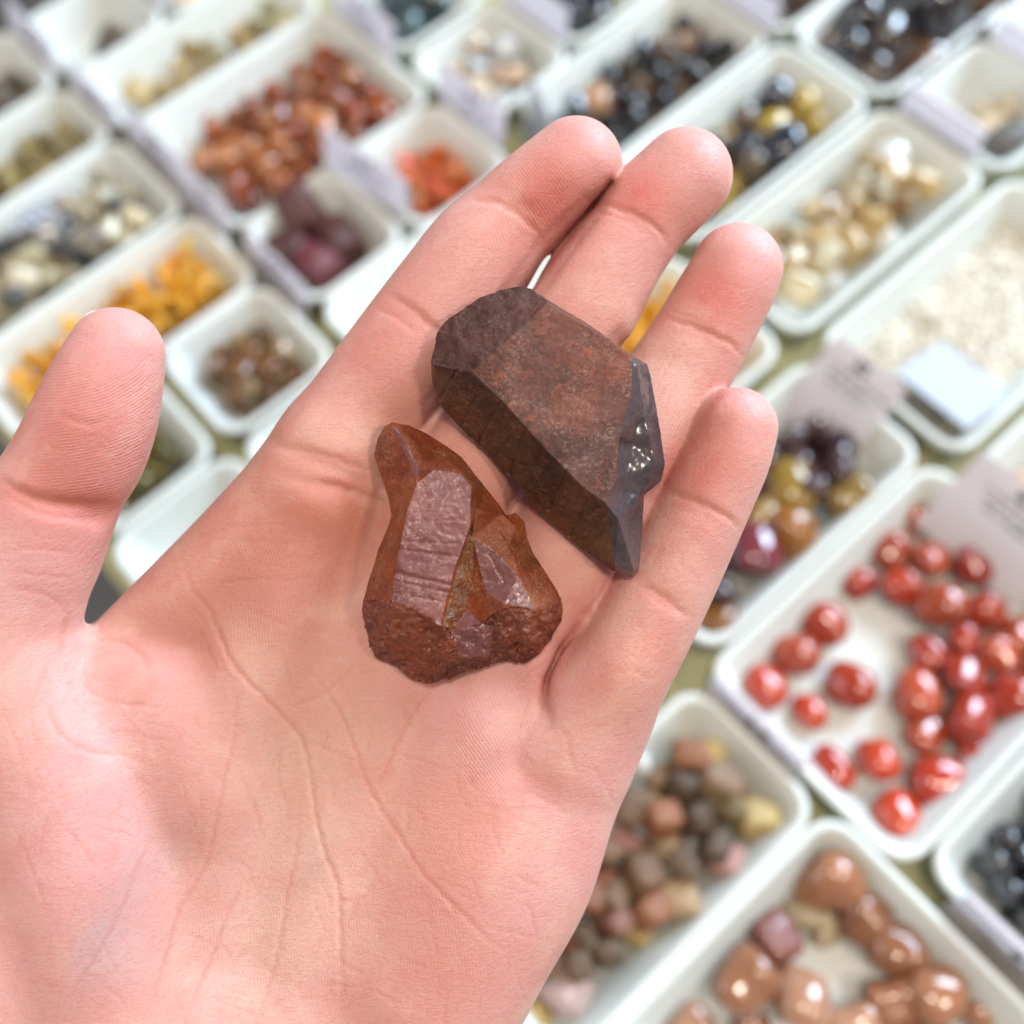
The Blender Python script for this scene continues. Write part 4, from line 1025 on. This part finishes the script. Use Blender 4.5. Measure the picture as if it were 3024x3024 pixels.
IN = {'A1': (400, 466, 176), 'A2': (486, 486, 214), 'A3': (560, 497, 232), 'B1': (880, 212, 206), 'B2': (1060, 312, 196), 'B3': (1232, 438, 190),
      'C1': (700, 628, 236), 'C2': (880, 830, 238), 'C3': (1040, 990, 236), 'C4': (1128, 1052, 226), 'D1': (1238, 600, 196), 'D2': (1186, 770, 206), 'D3': (1170, 950, 214),
      'E1': (1258, 474, 186), 'E2': (1288, 660, 176), 'E3': (1335, 884, 158), 'E4': (1190, 800, 190), 'E5': (1215, 930, 174), 'E6': (1268, 1015, 160), 'E7': (1200, 1000, 178), 'E8': (1168, 1318, 170),
      'E9': (1245, 1330, 160), 'F1': (700, 380, 226), 'S1': (450, 620, 150), 'E10': (1240, 800, 168), 'E11': (1180, 1120, 200), 'G1': (640, 260, 176), 'G2': (760, 240, 184), 'G3': (520, 360, 184)}
ED = [('A1', 'A2'), ('A2', 'A3'), ('A3', 'F1'), ('F1', 'B1'), ('B1', 'B2'), ('B2', 'B3'), ('A3', 'C1'), ('C1', 'C2'), ('C2', 'C3'), ('C3', 'C4'), ('C4', 'E11'), ('E11', 'E8'), ('B3', 'D1'), ('D1', 'D2'), ('D2', 'D3'), ('D3', 'C4'),
      ('B1', '#2'), ('A1', '#23'), ('E8', '#14'), ('B3', 'E1'), ('E1', 'E2'), ('E2', 'E3'), ('E3', '#9'), ('D2', 'E4'), ('E4', 'E5'), ('E5', 'E6'), ('E6', '#10'), ('E7', 'C4'), ('E7', 'E6'), ('E8', 'E9'), ('E9', '#12'), ('E1', '#5'), ('E2', 'E10'), ('E10', 'E5')]
face_poly = [(560, 497), (700, 380), (880, 212), (1060, 312), (1232, 438), (1238, 600), (1186, 770), (1170, 950), (1128, 1052), (1040, 990), (880, 830), (700, 628)]
frac_poly = [(1236, 430), (1238, 600), (1186, 770), (1170, 950), (1130, 1052), (1168, 1330), (1170, 1400), (1300, 1400), (1420, 1000), (1420, 700), (1330, 450)]
tip_poly = [(380, 470), (486, 486), (560, 497), (700, 380), (880, 212), (880, 150), (760, 100), (560, 160), (380, 320)]
cryA = build_crystal('crystal', OUT, IN, ED, 86, 'large dark brown six-sided crystal with a glassy broken right end, lying across the fingers', [mA2, mA1, mA3, mA4],
                     [(face_poly, 1), (tip_poly, 2), (frac_poly, 3), ([(880, 200), (880, 150), (1100, 280), (1320, 440), (1236, 440), (1060, 312)], 1)], noise_amp=.13,
                     rough_zone=[tip_poly], seed=4, maxlen=4.6, grooves=[(862, 699, 829, 752, 2.4, 3), (905, 733, 872, 804, 2, 3), (943, 761, 902, 835, 2.4, 3), (977, 812, 925, 872, 1.4, 3), (995, 801, 962, 893, 2.4, 3), (1020, 850, 1000, 930, 2, 3), (1069, 890, 1035, 961, 3.5, 3), (1106, 948, 1075, 1010, 3, 3), (1082, 656, 1045, 724, 1.5, 3), (1140, 700, 1120, 800, 1.2, 4), (920, 640, 945, 600, 1.5, 3)])
# --- the reddish cluster
mB1 = crystal_mat('red_crystal_face', (.11, .028, .028), (.165, .052, .052), (.28, .085, .065), (.50, .32, .25), .50, sss=.2, streak_amt=.4, flake=.7, scale=1.0, spec=.4, coat=.05, bumpk=.6)
mB2 = crystal_mat('rust_crystal_side', (.085, .015, .006), (.175, .034, .012), (.34, .09, .026), (.46, .28, .13), .50, sss=.2, streak_amt=.6, flake=.6, spec=.35, scale=1.3)
mB3 = crystal_mat('rust_crystal_base', (.062, .012, .007), (.140, .027, .012), (.29, .07, .022), (.32, .18, .13), .42, sss=.15, streak_amt=.6, flake=.5, spec=.4, coat=.06, bumpk=1.3, scale=1.3)
mB4 = crystal_mat('lilac_crystal_face', (.10, .032, .03), (.15, .052, .05), (.22, .085, .075), (.34, .22, .2), .32, sss=.2, streak_amt=.3, flake=.3, spec=.5, coat=.15, bumpk=.5)
mB5 = crystal_mat('ochre_crust', (.13, .030, .008), (.24, .075, .022), (.42, .20, .08), (.66, .52, .38), .5, streak_amt=.6, flake=.8, scale=2, bumpk=2.4)
OUT = [(225, 710, 130), (300, 726, 128), (362, 752, 124), (440, 800, 122), (520, 858, 120), (572, 925, 118), (606, 968, 118), (682, 1062, 120), (708, 1104, 122), (750, 1094, 130), (786, 1132, 128), (797, 1200, 124),
       (822, 1262, 120), (880, 1352, 118), (922, 1420, 118), (948, 1480, 120), (944, 1540, 120), (918, 1590, 118), (884, 1645, 116), (850, 1692, 116), (780, 1732, 114), (715, 1716, 116), (640, 1738, 114), (560, 1756, 112),
       (495, 1786, 112), (432, 1802, 112), (370, 1816, 112), (300, 1794, 112), (240, 1740, 114), (150, 1702, 116), (128, 1630, 118), (110, 1570, 120), (100, 1480, 122), (130, 1370, 122), (172, 1240, 122),
       (205, 1160, 120), (222, 1108, 118), (212, 1040, 116), (190, 968, 116), (166, 900, 118), (148, 850, 120), (164, 780, 124), (192, 730, 128)]
IN = {'P1': (330, 968, 206), 'P2': (400, 912, 200), 'P3': (520, 932, 200), 'P4': (560, 985, 204), 'P4b': (555, 1150, 212), 'P5': (430, 1560, 212), 'P6': (222, 1468, 208), 'P7': (330, 1500, 216), 'P8': (250, 1280, 210), 'P9': (290, 1090, 210),
      'Pb': (490, 1330, 214), 'R1': (578, 1085, 184), 'R2': (545, 1240, 158), 'R3': (470, 1600, 160), 'T1': (236, 735, 168), 'T2': (262, 770, 176), 'T3': (330, 900, 190), 'T4': (345, 945, 188),
      'L1': (215, 1180, 160), 'L2': (170, 1400, 160), 'L3': (165, 1500, 160),
      'Q1': (565, 1195, 172), 'Q2': (640, 1240, 170), 'Q3': (700, 1480, 186), 'Q4': (830, 1500, 174), 'Q5': (620, 1420, 164), 'Q6': (760, 1360, 176), 'Q7': (690, 1100, 150), 'Q8': (540, 1500, 150), 'Q9': (480, 1590, 166),
      'U1': (330, 1600, 196), 'U2': (400, 1720, 160), 'U3': (220, 1620, 176), 'U4': (520, 1690, 150), 'U5': (660, 1600, 168), 'U6': (800, 1600, 164), 'U7': (880, 1500, 160), 'U8': (600, 1560, 170), 'U9': (700, 1670, 140), 'U10': (470, 1640, 176),
      'V1': (450, 860, 160), 'V2': (610, 1050, 150), 'W1': (750, 1150, 150), 'W2': (720, 1230, 160)}
ED = [('P1', 'P2'), ('P2', 'P3'), ('P3', 'P4'), ('P4', 'P4b'), ('P4b', 'Pb'), ('Pb', 'P5'), ('P5', 'P7'), ('P7', 'P6'), ('P6', 'P8'), ('P8', 'P9'), ('P9', 'P1'), ('T1', 'T2'), ('T2', 'T3'), ('T3', 'T4'), ('T4', 'P1'),
      ('R1', 'R2'), ('R2', 'Q8'), ('Q8', 'Q9'), ('Q1', 'Q5'), ('Q5', 'Q3'), ('Q1', 'Q2'), ('Q2', 'Q6'), ('Q6', 'Q4'), ('Q3', 'Q4'), ('P6', 'L3'), ('L3', '#32'), ('Q3', 'U8'), ('P5', 'U10'), ('U10', 'U4'), ('Q4', 'U7'), ('T1', '#0')]
topf = [(330, 968), (400, 912), (520, 932), (560, 985), (555, 1150), (490, 1330), (430, 1560), (330, 1500), (222, 1468), (250, 1280), (290, 1090)]
lil = [(565, 1195), (640, 1240), (760, 1360), (830, 1500), (700, 1480), (620, 1420)]
basez = [(90, 1460), (222, 1468), (330, 1500), (430, 1560), (480, 1600), (600, 1560), (700, 1490), (830, 1500), (960, 1440), (980, 1600), (800, 1800), (350, 1850), (100, 1750)]
crust = [(560, 1160), (568, 1200), (572, 1330), (535, 1480), (478, 1600), (440, 1570), (500, 1340)]
lil2 = [(480, 1600), (540, 1500), (600, 1560), (650, 1600), (640, 1700), (520, 1700)]
lil3 = [(225, 730), (255, 745), (350, 930), (330, 945)]
cryB = build_crystal('crystal', OUT, IN, ED, 82, 'smaller rust red crystal cluster with a purplish flat top face, lying on the palm', [mB2, mB1, mB3, mB4, mB5],
                     [(basez, 2), (topf, 1), (lil, 3), (crust, 4), (lil2, 3), (lil3, 3)], noise_amp=.12, rough_k=4.6, rough_zone=[basez, crust], seed=9, maxlen=4.4, grooves=[(753, 1036, 860, 1050, 2.2, 2.6), (745, 1079, 847, 1103, 3, 2.6), (742, 1095, 841, 1117, 2.2, 2.2), (762, 1021, 863, 1026, 1.6, 2.2), (740, 1118, 835, 1135, 1.8, 2.4), (776, 985, 872, 980, 1.2, 2.2), (925, 1050, 968, 1130, 1.5, 3), (950, 1010, 1010, 1100, 1.8, 3), (715, 1040, 700, 1120, 2, 3)])
